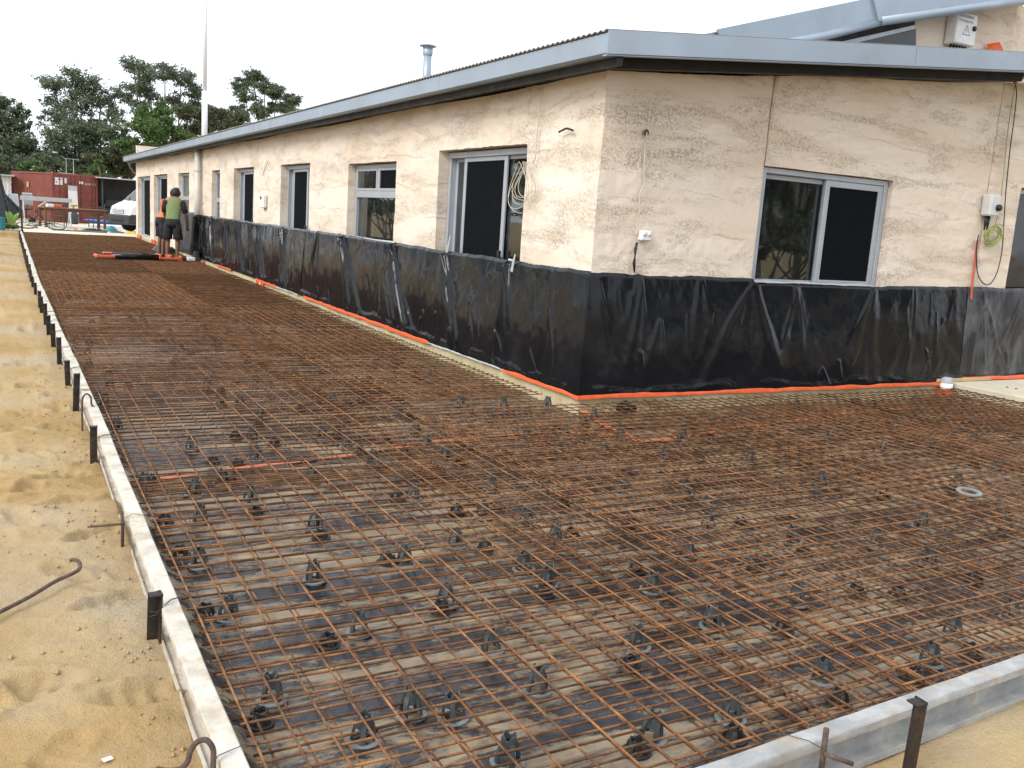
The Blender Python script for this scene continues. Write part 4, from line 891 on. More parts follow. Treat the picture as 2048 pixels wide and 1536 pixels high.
for k in range(5):
    R1, R2, ox, oz = cr2.uniform(.07, .13), cr2.uniform(.07, .12), cr2.uniform(-.04, .04), cr2.uniform(-.03, .03)
    cpart([(q0[0]+ox+R1*math.cos(a), YC-.05-.01*k-.02*math.sin(a), q0[2]+oz+R2*math.sin(a)) for a in np.linspace(0, 2*math.pi, 25)], .006, 'green_cable', 'loop')
cpart(smooth_path([onY(a, b, YC-.05) for a, b in ((2030, 170), (2016, 260), (2006, 360), (1998, 420), (1990, 450))]), .005, 'green_cable', 'lead')
q = [onY(a, b, YC-.03) for a, b in ((1955, 480), (1950, 520), (1945, 560), (1942, 600))]; tube_thing('red_conduit', smooth_path(q), .012, 'red_pipe', 'thin red conduit disappearing behind the plastic below the isolator', 'conduit')
# combiner box on the upper wall
p = onY(1909, 62, YU); e = empty('combiner_box', (p[0], YU, p[2]), 0, 'white electrical box with warning triangle on the upper wall', 'electrical box'); w, h = .19, .185
MB().box(-w, w, -.17, -.01, -h, h, .015).build('case', M['white'], e)
MB().lathe([(.03, 0), (.03, .02), (.001, .024)], 14).build('lock', M['black'], e, True).matrix_basis = Matrix.Translation((.13, -.171, .02)) @ Matrix.Rotation(math.pi/2, 4, 'X')
tri = [(-.075, -.055), (.075, -.055), (0, .07)]; inn = [(-.058, -.045), (.058, -.045), (0, .052)]
vs = [(x, -.1722, z-.02) for x, z in tri+inn]; mesh_obj('warning_triangle', vs, [(0, 1, 4, 3), (1, 2, 5, 4), (2, 0, 3, 5)], M['print_grey'], e)
mesh_obj('warning_bolt', [(x, -.1722, z-.02) for x, z in ((.007, .03), (-.015, 0), (-.002, .002), (-.008, -.035), (.015, .008), (.002, .007))], [(0, 1, 2, 5), (2, 3, 4, 5)], M['print_grey'], e)
def text_part(body, size, loc, rot, mat, parent, name='lettering'):
    cu = bpy.data.curves.new(name, 'FONT'); cu.body = body; cu.size = size; cu.align_x = 'CENTER'; cu.extrude = .0005
    o = bpy.data.objects.new(name, cu); COL.objects.link(o); dg = bpy.context.evaluated_depsgraph_get(); me = bpy.data.meshes.new_from_object(o.evaluated_get(dg)); bpy.data.objects.remove(o)
    me.materials.clear(); me.materials.append(mat); o = bpy.data.objects.new(name, me); link(o, parent); o.location = loc; o.rotation_euler = rot; return o
text_part('DEH-WARNO', .045, (-.03, -.1725, .125), (math.pi/2, 0, 0), M['print_grey'], e); text_part('PV Combiner Box', .036, (-.03, -.1725, .075), (math.pi/2, 0, 0), M['print_grey'], e)
for k in range(6): MB().tube([(-.15+.055*k, -.09, -h), (-.15+.055*k, -.09, -h-.12)], .015, 8).build('gland', M['black'], e, True)
q = [(.15, -.06, -h), (.2, -.05, -h-.06), (.35, -.04, -h-.11), (.62, -.04, -h-.12)]; MB().tube(smooth_path(q), .012, 6).build('lead', M['black'], e, True)
p = onY(1990, 104, YU-.1); o = MB().add([(-.14, 0, 0), (.16, -.02, .01), (.1, .05, .07), (-.1, .06, .09), (.02, -.03, .12), (.2, .06, .02)], [(0, 1, 4), (1, 5, 2), (0, 4, 3), (4, 2, 3), (1, 2, 4), (0, 3, 5)]).build('orange_plastic_scrap', M['tape']); o.location = p; tag(o, 'crumpled orange plastic scrap on the roof edge below the upper wall', 'scrap')
# stormwater pipe stub with tape
p = G(1908, 785, .05); e = empty('pipe_stub', (8.80, YC-.13, .0), 0, 'white plastic pipe stub wrapped in orange tape at the landing', 'pipe'); MB().tube([(0, 0, 0), (0, 0, .23)], .055, 16).build('pipe', M['pvc'], e, True); MB().lathe([(.066, .13), (.066, .17), (.058, .175)], 16).build('socket', M['pvc'], e, True); MB().lathe([(.058, .06), (.059, .11), (.075, .05), (.09, .045)], 16).build('tape_wrap', M['tape'], e, True); MB().lathe([(.06, .17), (.063, .2), (.058, .235)], 12).build('plastic_wrap', M['offwhite_sheet'], e, True)
# curled edges of membrane turned up at the corner
def curl(a, b, r, label, seed):
    a = np.array(a); b = np.array(b); d = (b-a)/np.linalg.norm(b-a); nn = np.array([-d[1], d[0]]); vs = []; n = 24
    for i in range(n+1):
        p = a+(b-a)*i/n; rr = r*(.75+.5*abs(math.sin(i*.5+seed)))
        for k in range(9):
            t = k/8*4.2-.6; vs.append((p[0]+nn[0]*rr*math.cos(t), p[1]+nn[1]*rr*math.cos(t), .01+rr+rr*math.sin(t)))
    o = mesh_obj('membrane_offcut', vs, grid_faces(n+1, 9), M['poly'], None, True); tag(o, label, 'plastic offcut')
a, b = G(1160, 812), G(1268, 832); curl(a[:2], b[:2], .045, 'rolled black plastic offcut at the foot of the house corner', 1)
a, b = G(1765, 793), G(1815, 790); curl(a[:2], b[:2], .05, 'black plastic curl poking up at the foot of the short wall', 3)
a, b = G(2005, 806), G(2075, 818); curl(a[:2], b[:2], .07, 'black plastic edge lapping up against the concrete landing', 4)
# tape and paper patches at the foot of the long wall, far end
for i, (px, py, wd_, mt, nm, lb, ct) in enumerate([(521, 567, .35, 'paper', 'paper_patch', 'white paper patch taped over the slab edge under the middle sheet', 'paper'), (404, 524, .55, 'paper', 'paper_patch', 'white paper patch on the slab edge beside the orange roller', 'paper')]):
    p = onX(px, py, XW-.055); e = empty(nm, (p[0], p[1], p[2]), 0, lb, ct); MB().box(-.012, 0, -wd_/2, wd_/2, -.05, .045, .003).build('sheet', M[mt], e)
    for s in (-1, 1): MB().box(-.02, -.0125, s*wd_/2-.12, s*wd_/2+.12, -.07, .05, .003).build('tape_end', M['tape'], e)
for px, py in ((279, 474), (308, 486)):
    p = onX(px, py-4, XW-.06); o = MB().box(-.02, .02, -.45, .45, -.05, .10, .004).build('tape_patch', M['tape']); o.location = (XW-.07, p[1], .12); tag(o, 'orange tape at the foot of the %s pier between far doors' % ('outer' if px < 290 else 'inner'), 'tape')
p = onX(393, 512, XW-.15); o = MB().box(-.06, .06, -.16, .16, 0, .22, .02).build('grey_offcut', M['dust_sheen_poly']); o.location = (XW-.16, p[1], .11); tag(o, 'small grey plastic bundle at the wall foot near the white patch', 'bundle')
b = onX(330, 495, XW-.3); o = MB(); 
for k in range(5): o.box(-.28+.02*k, .26-.03*k, -.7+.05*k, .6-.04*k, .03*k, .03*k+.035, .012)
o = o.build('folded_plastic', M['dust_sheen_poly']); o.location = (XW-.42, 27.0, .118); tag(o, 'folded spare plastic lying on the mesh by the workers\' feet', 'folded plastic')

# ================================================================== roller lying on the far mesh
a, b = G(188, 513, .16), G(352, 518, .16); ax = b-a; L = float(np.linalg.norm(ax[:2])); e = empty('plastic_roll_carrier', (float(a[0]), float(a[1]), .118), math.atan2(ax[1], ax[0]), 'long black roller pair with orange end brackets lying on the mesh', 'roller')
MB().tube([(.35, -.10, .075), (L-.3, -.10, .075)], .07, 14).build('roll', M['poly'], e, True); MB().tube([(.2, .14, .085), (L-.5, .14, .085)], .06, 14).build('roll', M['poly'], e, True)
MB().box(.0, .42, -.20, -.16, .03, .10, .015).box(.02, .08, -.2, .2, .03, .10, .015).box(.2, .42, .05, .16, .10, .15, .02).build('end_bracket', M['orange_plastic'], e)
MB().box(L-.42, L+.10, -.2, -.16, .03, .09, .012).box(L-.43, L-.37, -.2, .22, .03, .15, .012).box(L+.04, L+.10, -.2, .22, .0, .13, .012).box(L-.2, L-.14, -.2, .2, .06, .14, .012).build('end_bracket', M['orange_plastic'], e)
MB().box(L+.22, L+.42, -.16, .0, .01, .1, .02).build('weight', M['white'], e); MB().tube([(L+.1, -.1, .06), (L+.55, -.08, .06)], .03, 8).build('axle', M['dark_metal'], e)

# ================================================================== the two workers
def skin_mesh(name, nodes, edges, mat, parent, sub=1):
    names = list(nodes); me = bpy.data.meshes.new(name); me.from_pydata([nodes[n][0] for n in names], [(names.index(a), names.index(b)) for a, b in edges], []); me.materials.append(mat)
    o = link(bpy.data.objects.new(name, me)); m = o.modifiers.new('skin', 'SKIN'); m.use_smooth_shade = True
    for i, n in enumerate(names):
        r = nodes[n][1]; me.skin_vertices[0].data[i].radius = r if hasattr(r, '__len__') else (r, r)
    me.skin_vertices[0].data[0].use_root = True; s = o.modifiers.new('sub', 'SUBSURF'); s.levels = sub; s.render_levels = sub
    dg = bpy.context.evaluated_depsgraph_get(); m2 = bpy.data.meshes.new_from_object(o.evaluated_get(dg)); bpy.data.objects.remove(o)
    m2.materials.clear(); m2.materials.append(mat); m2.polygons.foreach_set('use_smooth', [True]*len(m2.polygons)); o = bpy.data.objects.new(name, m2); return link(o, parent)
def ring(c, rx, ry, n=18, tilt=0, sq=2.3):
    r = []
    for k in range(n):
        a = 2*math.pi*k/n; ca, sa = math.cos(a), math.sin(a); x = rx*abs(ca)**(2/sq)*(1 if ca > 0 else -1); y = ry*abs(sa)**(2/sq)*(1 if sa > 0 else -1)
        r.append((c[0]+x, c[1]+y*math.cos(tilt), c[2]+y*math.sin(tilt)))
    return r
def person(loc, rz, label, top_mat, trouser, sleeve_mat, arms, lean=.16, long_leg=False):
    e = empty('person', loc, rz, label, 'person'); N = {}
    N['pelvis'] = ((0, 0, .93), (.15, .11)); N['waist'] = ((0, lean*.35, 1.08), (.135, .10)); N['chest'] = ((0, lean*.8, 1.27), (.155, .11)); N['collar'] = ((0, lean*1.15, 1.40), (.11, .085))
    N['neck'] = ((0, lean*1.45, 1.475), .052); N['skull'] = ((0, lean*1.75, 1.56), (.076, .085)); N['crown'] = ((0, lean*1.85, 1.64), (.070, .08))
    E_ = [('pelvis', 'waist'), ('waist', 'chest'), ('chest', 'collar'), ('collar', 'neck'), ('neck', 'skull'), ('skull', 'crown')]
    for s, sd_ in ((-1, 'l'), (1, 'r')):
        for nm, p, r in (('hip', (.095*s, 0, .86), .088), ('knee', (.11*s, .025, .49), .058), ('calf', (.112*s, -.005, .36), .056), ('ankle', (.115*s, -.02, .09), .037), ('heel', (.115*s, -.03, .045), .036), ('ball', (.125*s, .09, .03), .034), ('toe', (.13*s, .16, .022), .024)): N[nm+sd_] = ((p), r)
        E_ += [('pelvis', 'hip'+sd_), ('hip'+sd_, 'knee'+sd_), ('knee'+sd_, 'calf'+sd_), ('calf'+sd_, 'ankle'+sd_), ('ankle'+sd_, 'heel'+sd_), ('heel'+sd_, 'ball'+sd_), ('ball'+sd_, 'toe'+sd_)]
        A = arms[sd_]; prev = 'collar'
        for nm, p, r in zip(('shoulder', 'upper', 'elbow', 'forearm', 'wrist', 'palm'), A, (.062, .052, .043, .04, .028, (.036, .02))):
            N[nm+sd_] = (p, r); E_.append((prev, nm+sd_)); prev = nm+sd_
    body = skin_mesh('body', N, E_, M['skin'], e, 2)
    for sd_ in 'lr':                                                     # fingers
        w = np.array(arms[sd_][4]); p = np.array(arms[sd_][5]); d = (p-w)/np.linalg.norm(p-w); sx = np.cross(d, (0, 1, 0)); sx /= np.linalg.norm(sx); mb = MB()
        for k, ln in enumerate((.062, .072, .066, .052)):
            b0 = p+sx*(.018*(k-1.5)); mb.tube([b0, b0+d*ln*.5+np.array((0, .008, 0)), b0+d*ln+np.array((0, .022, 0))], [.009, .0085, .006], 6)
        b0 = w+d*.03; sgn = 1 if sd_ == 'l' else -1; mb.tube([b0, b0+sx*.03*sgn+d*.03, b0+sx*.036*sgn+d*.06], [.011, .01, .007], 6); mb.build('fingers', M['skin'], body, True)
    hc = N['skull'][0]; hy = hc[1]                                       # face
    mb = MB(); mb.tube([(0, hy+.085, 1.575), (0, hy+.112, 1.55)], [.011, .014], 8); mb.build('nose', M['skin'], body, True)
    for s in (-1, 1):
        MB().lathe([(.001, -.012), (.012, 0), (.001, .012)], 8, (.032*s, hy+.082, 1.585)).build('eye', M['black'], body, True); MB().tube([(.082*s, hy, 1.535), (.09*s, hy-.006, 1.56), (.084*s, hy-.004, 1.59)], [.008, .014, .008], 8).build('ear', M['skin'], body, True)
    MB().tube([(-.024, hy+.088, 1.515), (0, hy+.094, 1.512), (.024, hy+.088, 1.515)], .006, 6).build('mouth', M['red_pipe'], body, True)
    rgs = []                                                             # hair: lumpy cap
    for q in range(9):
        t = q/8; z = 1.50+.22*t; rr = .106*math.sqrt(max(.02, 1-((t-.42)/.6)**2)); rg = ring((0, hy-.012+.012*t, z), rr, rr*1.12, 16, 0, 2)
        rgs.append([(x+.008*math.sin(9*x+40*z+k), y+.008*math.cos(50*y+k*2)-(.05 if (y > hy+.05 and z < 1.585) else 0), z) for k, (x, y, z) in enumerate(rg)])
    MB().loft(rgs).build('hair', M['hair'], e, True)
    L = lean; sh = MB().loft([ring((0, .0, .90), .168, .125), ring((0, L*.2, 1.0), .165, .122), ring((0, L*.5, 1.13), .168, .125), ring((0, L*.85, 1.28), .188, .135), ring((0, L*1.0, 1.37), .185, .125), ring((0, L*1.15, 1.44), .15, .115), ring((0, L*1.3, 1.485), .085, .085)], True).build('top', top_mat, e, True)
    for sd_ in 'lr':
        A = [np.array(q) for q in arms[sd_]]; MB().tube([A[0]*.92+np.array((0, L*.08, .115)), A[0], A[1], A[1]*.35+A[2]*.65], [.075, .078, .07, .066], 12).build('sleeve', sleeve_mat, e, True)
    MB().loft([ring((0, -.005, .80), .185, .14), ring((0, 0, .88), .182, .138), ring((0, .0, .98), .165, .122)]).build('waistband', trouser, e, True)
    for s in (-1, 1):
        z1 = .12 if long_leg else .50; mb = MB(); mb.loft([ring((.095*s, 0, .86), .10, .125), ring((.105*s, .012, .68), .105, .115), ring((.118*s, .018, .58 if not long_leg else .45), .108 if not long_leg else .075, .108 if not long_leg else .08), ring((.122*s, .01, z1), .112 if not long_leg else .062, .108 if not long_leg else .066)]); mb.build('trouser_leg', trouser, e, True)
    return e
p1 = G(345, 521, .118)
person((p1[0], p1[1], .118), math.radians(-22), 'barefoot person in green vest and black shorts standing at the wall', M['green_cloth'], M['dark_cloth'], M['dark_cloth'],
       {'l': [(-.185, .15, 1.36), (-.225, .16, 1.22), (-.24, .19, 1.09), (-.2, .27, 1.0), (-.14, .34, .93), (-.11, .38, .88)], 'r': [(.185, .15, 1.36), (.235, .15, 1.22), (.275, .15, 1.08), (.285, .2, .96), (.285, .25, .84), (.283, .27, .77)]}, .19)
p2 = G(326, 515, .118)
person((p2[0]+.01, p2[1]+.3, .118), math.radians(-75), 'person in orange shirt half hidden behind the green-vested worker', M['orange_cloth'], M['dark_cloth'], M['orange_cloth'],
       {'l': [(-.185, .12, 1.36), (-.225, .13, 1.22), (-.24, .16, 1.08), (-.22, .24, .96), (-.2, .3, .86), (-.19, .33, .8)], 'r': [(.185, .12, 1.36), (.225, .13, 1.22), (.24, .16, 1.08), (.22, .24, .96), (.2, .3, .86), (.19, .33, .8)]}, .2)

# ================================================================== the yard behind: container, shelter, van, clutter
def local(e, mb, name, mat, smooth=False, par=None): return mb.build(name, mat, par or e, smooth)
CZ = -.08; cth = math.radians(18); v = ray(105, 450); v = v/np.hypot(v[0], v[1]); CP = v*56.2
con = empty('shipping_container', (CP[0], CP[1], CZ), cth, 'red shipping container with closed doors behind the wooden table', 'container')
# local: x along the door end (2.44), y along the side (6.06); near corner at the origin
LW, LL, LH = 2.44, 6.06, 2.62
def corr_wall(P0, d, n, L, z0, z1, pitch=.28, dep=.036):
    vs = []; fs = []; xs_ = []; q = 0.
    while q < L:
        for f, o in ((0, 0), (.35, 0), (.5, 1), (.85, 1)): xs_.append((min(q+f*pitch, L), o))
        q += pitch
    xs_.append((L, 0))
    for s, o in xs_:
        for z in (z0, z1): vs.append((P0[0]+d[0]*s-n[0]*dep*o, P0[1]+d[1]*s-n[1]*dep*o, z))
    return MB().add(vs, grid_faces(len(xs_), 2))
local(con, corr_wall((.03, .08), (0, 1), (-1, 0), LL-.16, .16, LH-.1), 'side_wall', M['container']); local(con, corr_wall((LW-.03, .08), (0, 1), (1, 0), LL-.16, .16, LH-.1), 'side_wall', M['container'])
local(con, MB().box(.02, LW-.02, .05, LL, LH-.06, LH-.02), 'roof', M['container']); local(con, MB().box(.02, LW-.02, .05, LL, .1, .16), 'floor', M['container_dark']); local(con, MB().box(.03, LW-.03, LL-.08, LL-.03, .15, LH-.08), 'end_wall', M['container'])
for x in (0, LW-.1):
    for y in (0, LL-.1): local(con, MB().box(x, x+.1, y, y+.1, 0, LH, .006), 'corner_post', M['container'])
for x in (.0, LW-.08):
    local(con, MB().box(x+.005, x+.075, .1, LL-.1, LH-.1, LH-.015, .005), 'top_rail', M['container']); local(con, MB().box(x+.005, x+.075, .1, LL-.1, .03, .17, .005), 'bottom_rail', M['container'])
local(con, MB().box(.1, LW-.1, .005, .09, LH-.12, LH-.01, .005), 'door_header', M['container']); local(con, MB().box(.1, LW-.1, .005, .09, .02, .16, .005), 'door_sill', M['container'])
for k in (0, 1):
    x0 = .11+k*1.115; door = local(con, MB().box(x0, x0+1.1, .035, .07, .17, LH-.13, .004), 'door', M['container'])
    for j in range(5):
        z0 = .25+j*.465; mb = MB()
        for i in range(2): mb.box(x0+.06+i*.52, x0+.06+i*.52+.46, .020, .0345, z0, z0+.39, .012)
        local(con, mb, 'door_panel', M['container'], par=door)
    for f in (.28, .82):
        local(con, MB().tube([(x0+f*1.1, .002, .1), (x0+f*1.1, .002, LH-.06)], .018, 8), 'lock_rod', M['container_dark'], par=door)
        local(con, MB().box(x0+f*1.1-.12, x0+f*1.1+.04, -.022, .0, 1.0, 1.05, .004), 'handle', M['container_dark'], par=door)
    for z in (.4, 1.0, 1.6, 2.2): local(con, MB().box(x0+(0 if k == 0 else 1.03), x0+(.07 if k == 0 else 1.1), .0, .033, z, z+.12, .006), 'hinge', M['container'], par=door)
    if k == 0:
        local(con, MB().box(x0+.06, x0+.46, .012, .0185, 1.98, 2.36, .002), 'sign', M['paper'], par=door); mesh_obj('sign_mark', [(x0+.1, .0105, 2.08), (x0+.2, .0105, 2.08), (x0+.15, .0105, 2.2)], [(0, 1, 2)], M['print_grey'], door); local(con, MB().box(x0+.2, x0+.44, .0095, .0112, 2.24, 2.3), 'sign_mark', M['print_grey'], par=door)
        local(con, MB().box(x0+.56, x0+.68, .012, .0185, 2.08, 2.36, .002), 'torn_sticker', M['box_grey'], par=door)
    else:
        local(con, MB().box(x0+.22, x0+.44, .012, .0185, 2.1, 2.24, .002), 'sticker', M['paper'], par=door); text_part('2234187 8', .15, (x0+.83, .0115, 2.07), (math.pi/2, 0, 0), M['paper'], door, 'number')
o = local(con, MB().box(-.02, .008, 3.3, 3.62, 1.75, 2.05, .01), 'side_vent', M['timber'])
# second container / dark open shelter to the right of it
sh = empty('storage_shelter', (CP[0]+LW*math.cos(cth)+.1, CP[1]+LW*math.sin(cth)-.3, -.05), 0, 'dark open shelter with pale roof and red back wall behind the van', 'shelter')
W2, D2_, H2 = 6.2, 5.0, 2.46
local(sh, corr_wall((0.0, D2_), (1, 0), (0, -1), W2, .0, H2), 'back_wall', M['container']); local(sh, corr_wall((0.0, .8), (0, 1), (1, 0), D2_-.8, 0, H2), 'side_wall', M['container']); local(sh, corr_wall((W2, .0), (0, 1), (-1, 0), D2_, 0, H2), 'side_wall', M['container'])
local(sh, MB().box(-.25, W2+.1, -.5, D2_+.1, H2+.0, H2+.06, .01), 'roof', M['pale_metal']); local(sh, MB().box(0, W2, 1.9, 2.0, 0, H2-.02), 'shade_sheet', M['dark_metal'])  # dark sheet across the bay stands for the shade inside the shelter
for x in (.05, 3, W2-.1): local(sh, MB().box(x, x+.08, -.3, -.22, 0, H2), 'post', M['dark_metal'])
local(sh, MB().box(.2, 3.0, 1.0, 1.7, 0, .9, .05).box(.3, 1.4, .9, 1.5, .9, 1.35, .06), 'stored_boxes', M['dark_metal'])
b = MB()
for k in range(8): b.tube([(2.1+.09*k, -.45, H2-.02), (2.08+.1*k, -.5, H2-.45-.1*math.sin(k*3))], .03, 5)
local(sh, b, 'hanging_sacking', M['earth_bag'])
# white caravan and shed roofs seen over the container
def caravan(px0, px1, pyt, Y, h, label):
    a, b_ = onY(px0, pyt, Y), onY(px1, pyt, Y); L = float(b_[0]-a[0]); e = empty('caravan', (float(a[0]), Y, -.1), 0, label, 'caravan'); zt = float(a[2])+.1
    n = 14; sec = [(L*t, zt-.35*(abs(2*t-1))**4) for t in np.linspace(0, 1, n)]; local(e, MB().prism([(0, .5)]+sec+[(L, .5)], 0, 2.2, 'y'), 'body', M['white']); local(e, MB().box(L*.45, L*.62, -.02, -.002, zt-.42, zt-.12, .01), 'window', M['darkglass'])
    for x in (.3, .72): local(e, MB().tube([(L*x, -.05, .35), (L*x, .2, .35)], .35, 16), 'wheel', M['rubber'])
    for x in (.52, .7): local(e, MB().tube([(L*x, .3, zt), (L*x, .3, zt+.95)], .02, 6), 'aerial_mast', M['pale_metal'])
    local(e, MB().tube([(L*.45, .3, zt+.95), (L*.78, .3, zt+.92)], .012, 5), 'aerial', M['pale_metal'])
caravan(90, 172, 343, 68, 2.8, 'white rounded caravan roof with two masts over the container')
def shed(px0, px1, pyt, Y, label, mat):
    a, b_ = onY(px0, pyt, Y), onY(px1, pyt, Y); e = empty('shed', (float(a[0]), Y, -.1), 0, label, 'shed'); L = float(b_[0]-a[0]); h = float(a[2])+.1
    local(e, corr_wall((0, 0), (1, 0), (0, -1), L, 0, h, .2, .02), 'wall', M[mat]); local(e, MB().box(-.2, L+.2, -.2, 4, h, h+.08, .01), 'roof', M['pale_metal']); local(e, MB().box(0, L, 3.9, 4, 0, h), 'back_wall', M[mat])
shed(-60, 21, 347, 60, 'white metal shed wall at the far left behind dark scrap', 'white'); shed(16, 100, 341, 74, 'low pale shed roof between white shed and caravan', 'pale_metal')
SZ = .10
# white van nosing in from behind the house end
def van(loc, rz):
    e = empty('van', loc, rz, 'white van with dark bumper parked beyond the far end of the house', 'van'); Wd = 1.7
    # local: x forward is the nose at x=0, body runs to +x
    side = [(0.05, .32), (.0, .5), (.02, .82), (.10, 1.02), (.38, 1.17), (.55, 1.24), (1.28, 1.86), (1.5, 1.96), (3.0, 2.0), (4.4, 1.98), (4.66, 1.86), (4.7, 1.0), (4.68, .32)]
    n = len(side); rings = []
    for y, s in ((-Wd/2, .0), (-Wd/2+.02, .6), (-Wd/2+.12, 1.), (Wd/2-.12, 1.), (Wd/2-.02, .6), (Wd/2, .0)):
        ins = .07*(1-s); rings.append([(x+(ins*1.6 if x < .6 else -ins if x > 4.3 else 0), y, z-(ins if z > 1.1 else 0)+(ins*.3 if z < .4 else 0)) for x, z in side])
    body = smooth_by_angle(local(e, MB().loft(rings), 'body', M['van_white']), 40)
    def on_side(poly, y, name, mat, th=.012):
        s = 1 if y > 0 else -1; local(e, MB().prism(poly, y, y+s*th, 'y'), name, mat, par=None)
    for y in (-Wd/2-.004, Wd/2+.004):
        on_side([(.72, 1.27), (1.36, 1.78), (1.95, 1.82), (1.95, 1.24)], y, 'side_window', M['darkglass']); on_side([(2.1, 1.24), (2.1, 1.82), (3.3, 1.84), (3.3, 1.24)], y, 'side_window', M['darkglass'])
        on_side([(.62, .42), (.62, 1.2), (1.99, 1.2), (1.99, .42)], y, 'front_door', M['van_white'], .008)
        s = 1 if y > 0 else -1
        for x in (.85, 3.6): local(e, MB().tube([(x, y*.97-s*.16, .32), (x, y*.97+s*.02, .32)], .32, 20), 'wheel', M['rubber']); local(e, MB().tube([(x, y*.97+s*.0, .32), (x, y*.97+s*.028, .32)], .19, 16), 'rim', M['pale_metal'])
        on_side([(.0, .33), (-.03, .36), (-.03, .66), (.06, .72), (.45, .72), (.45, .33)], y*.99, 'bumper_wrap', M['bumper'], .015)
        local(e, MB().box(.95, 1.12, y+s*.02, y+s*.2, 1.28, 1.5, .03), 'mirror', M['black'])
    local(e, MB().prism([(.6, 1.255), (1.26, 1.83), (1.245, 1.845), (.585, 1.27)], -Wd/2+.14, Wd/2-.14, 'y'), 'windscreen', M['darkglass'])
    local(e, MB().box(-.06, .05, -Wd/2+.01, Wd/2-.01, .30, .70, .05), 'bumper', M['bumper']); local(e, MB().box(-.075, -.05, -.5, .5, .40, .52, .01), 'intake', M['black'])
    for s in (-1, 1):
        local(e, MB().add([(-.01, s*.42, .76), (-.01, s*.42, .90), (.03, s*.70, .98), (.12, s*.84, .97), (.14, s*.845, .80), (.02, s*.72, .75), (.1, s*.42, .76), (.1, s*.42, .9)], [(0, 1, 2, 5), (2, 3, 4, 5), (0, 6, 7, 1)]), 'headlight', M['headlight'])
    for z in (.76, .82, .88): local(e, MB().box(-.025, .02, -.38, .38, z, z+.03, .008), 'grille_bar', M['van_white'])
    local(e, MB().box(-.012, .0, -.4, .4, .745, .93), 'grille', M['bumper']); local(e, MB().box(-.03, -.02, -.09, .09, .80, .90, .02), 'badge', M['pale_metal'])
    for s in (-1, 1): local(e, MB().tube([(.5, s*.2, 1.245), (.78, s*.55, 1.44)], .012, 5), 'wiper', M['black'])
    return e
vp = onY(238, 455, 41.0); van((float(vp[0]), 41.0, SZ), math.radians(22))
# yard furniture on the far slab
SZ = .10
def put(px, py, z=SZ): p = G(px, py, z); return (float(p[0]), float(p[1]), z)
def table(loc, rz, L, Wd, H, label, mat):
    e = empty('table', loc, rz, label, 'table'); local(e, MB().box(-L/2, L/2, -Wd/2, Wd/2, H-.05, H, .01), 'top', M[mat])
    for x in (-L/2+.1, L/2-.1):
        for y in (-Wd/2+.09, Wd/2-.09): local(e, MB().box(x-.045, x+.045, y-.045, y+.045, 0, H-.05, .005), 'leg', M[mat])
    local(e, MB().box(-L/2+.1, L/2-.1, -Wd/2+.07, -Wd/2+.1, H-.15, H-.051), 'apron', M[mat]); local(e, MB().box(-L/2+.1, L/2-.1, Wd/2-.1, Wd/2-.07, H-.15, H-.051), 'apron', M[mat]); return e
t0 = put(142, 458); table((t0[0]+.15, t0[1]+1.4, SZ), math.radians(14), 2.5, .95, .80, 'brown wooden outdoor table in front of the red container', 'wood')
def wchair(loc, rz, label, mat='wood_dark', H=.95):
    e = empty('chair', loc, rz, label, 'chair', 'wooden chairs round the outdoor table')
    for k in range(5): local(e, MB().box(-.24, .24, -.22+k*.09, -.145+k*.09, .42, .445, .004), 'seat_slat', M[mat])
    for x in (-.24, .24):
        local(e, MB().tube([(x, -.2, 0), (x, -.2, .43)], .022, 6), 'leg', M[mat]); local(e, MB().tube([(x, .24, 0), (x, .2, .45), (x, .3, H)], .022, 6), 'leg', M[mat]); local(e, MB().tube([(x, -.22, .63), (x, .24, .65)], .022, 6), 'armrest', M[mat])
    for k in range(6): local(e, MB().box(-.23, .23, .215+k*.014, .235+k*.014, .52+k*.07, .575+k*.07, .004), 'back_slat', M[mat])
    return e
c0 = put(188, 455); wchair((c0[0]+.1, c0[1], SZ), math.radians(200), 'dark wooden slatted chair at the right end of the table', H=1.05); c0 = put(118, 452); wchair((c0[0], c0[1]-.3, SZ), math.radians(165), 'dark wooden chair at the near side of the table, left part'); c0 = put(133, 448); wchair((c0[0], c0[1]+1.6, SZ), math.radians(20), 'dark wooden chair on the far side of the table', H=1.0)
e = empty('trestle_beam', (put(110, 455)[0]-.2, put(110, 455)[1]+2.7, SZ), math.radians(8), 'silver box beam on thin legs behind the left end of the table', 'beam'); local(e, MB().box(-1.0, 1.0, -.08, .08, 1.0, 1.17, .006), 'beam', M['pale_metal'])
for x in (-.9, .9):
    for y in (-.3, .3): local(e, MB().tube([(x, y, 0), (x, y*.2, 1.0)], .022, 6), 'leg', M['pale_metal'])
for nm, dx, c, lb in (('toolbox', -.6, 'orange_plastic', 'small orange toolbox on the left end of the table'), ('drill', .05, 'yellow', 'yellow power tool lying on the table'), ('paint_tin', -.85, 'white', 'white tin on the very left of the table')):
    e = empty(nm, (t0[0]+.15+dx*math.cos(.244), t0[1]+1.4+dx*math.sin(.244), SZ+.8), .3, lb, 'tool')
    if nm == 'drill': local(e, MB().tube([(-.12, 0, .12), (.12, 0, .13)], .045, 8).box(-.05, .02, -.03, .03, 0, .12, .01), 'body', M[c]); local(e, MB().tube([(.12, 0, .13), (.2, 0, .13)], .012, 6), 'bit', M['dark_metal'])
    else: local(e, MB().box(-.16, .16, -.1, .1, 0, .13, .015), 'case', M[c]); local(e, MB().tube(smooth_path([(-.08, 0, .13), (-.06, 0, .18), (.06, 0, .18), (.08, 0, .13)]), .01, 6), 'handle', M['black'])
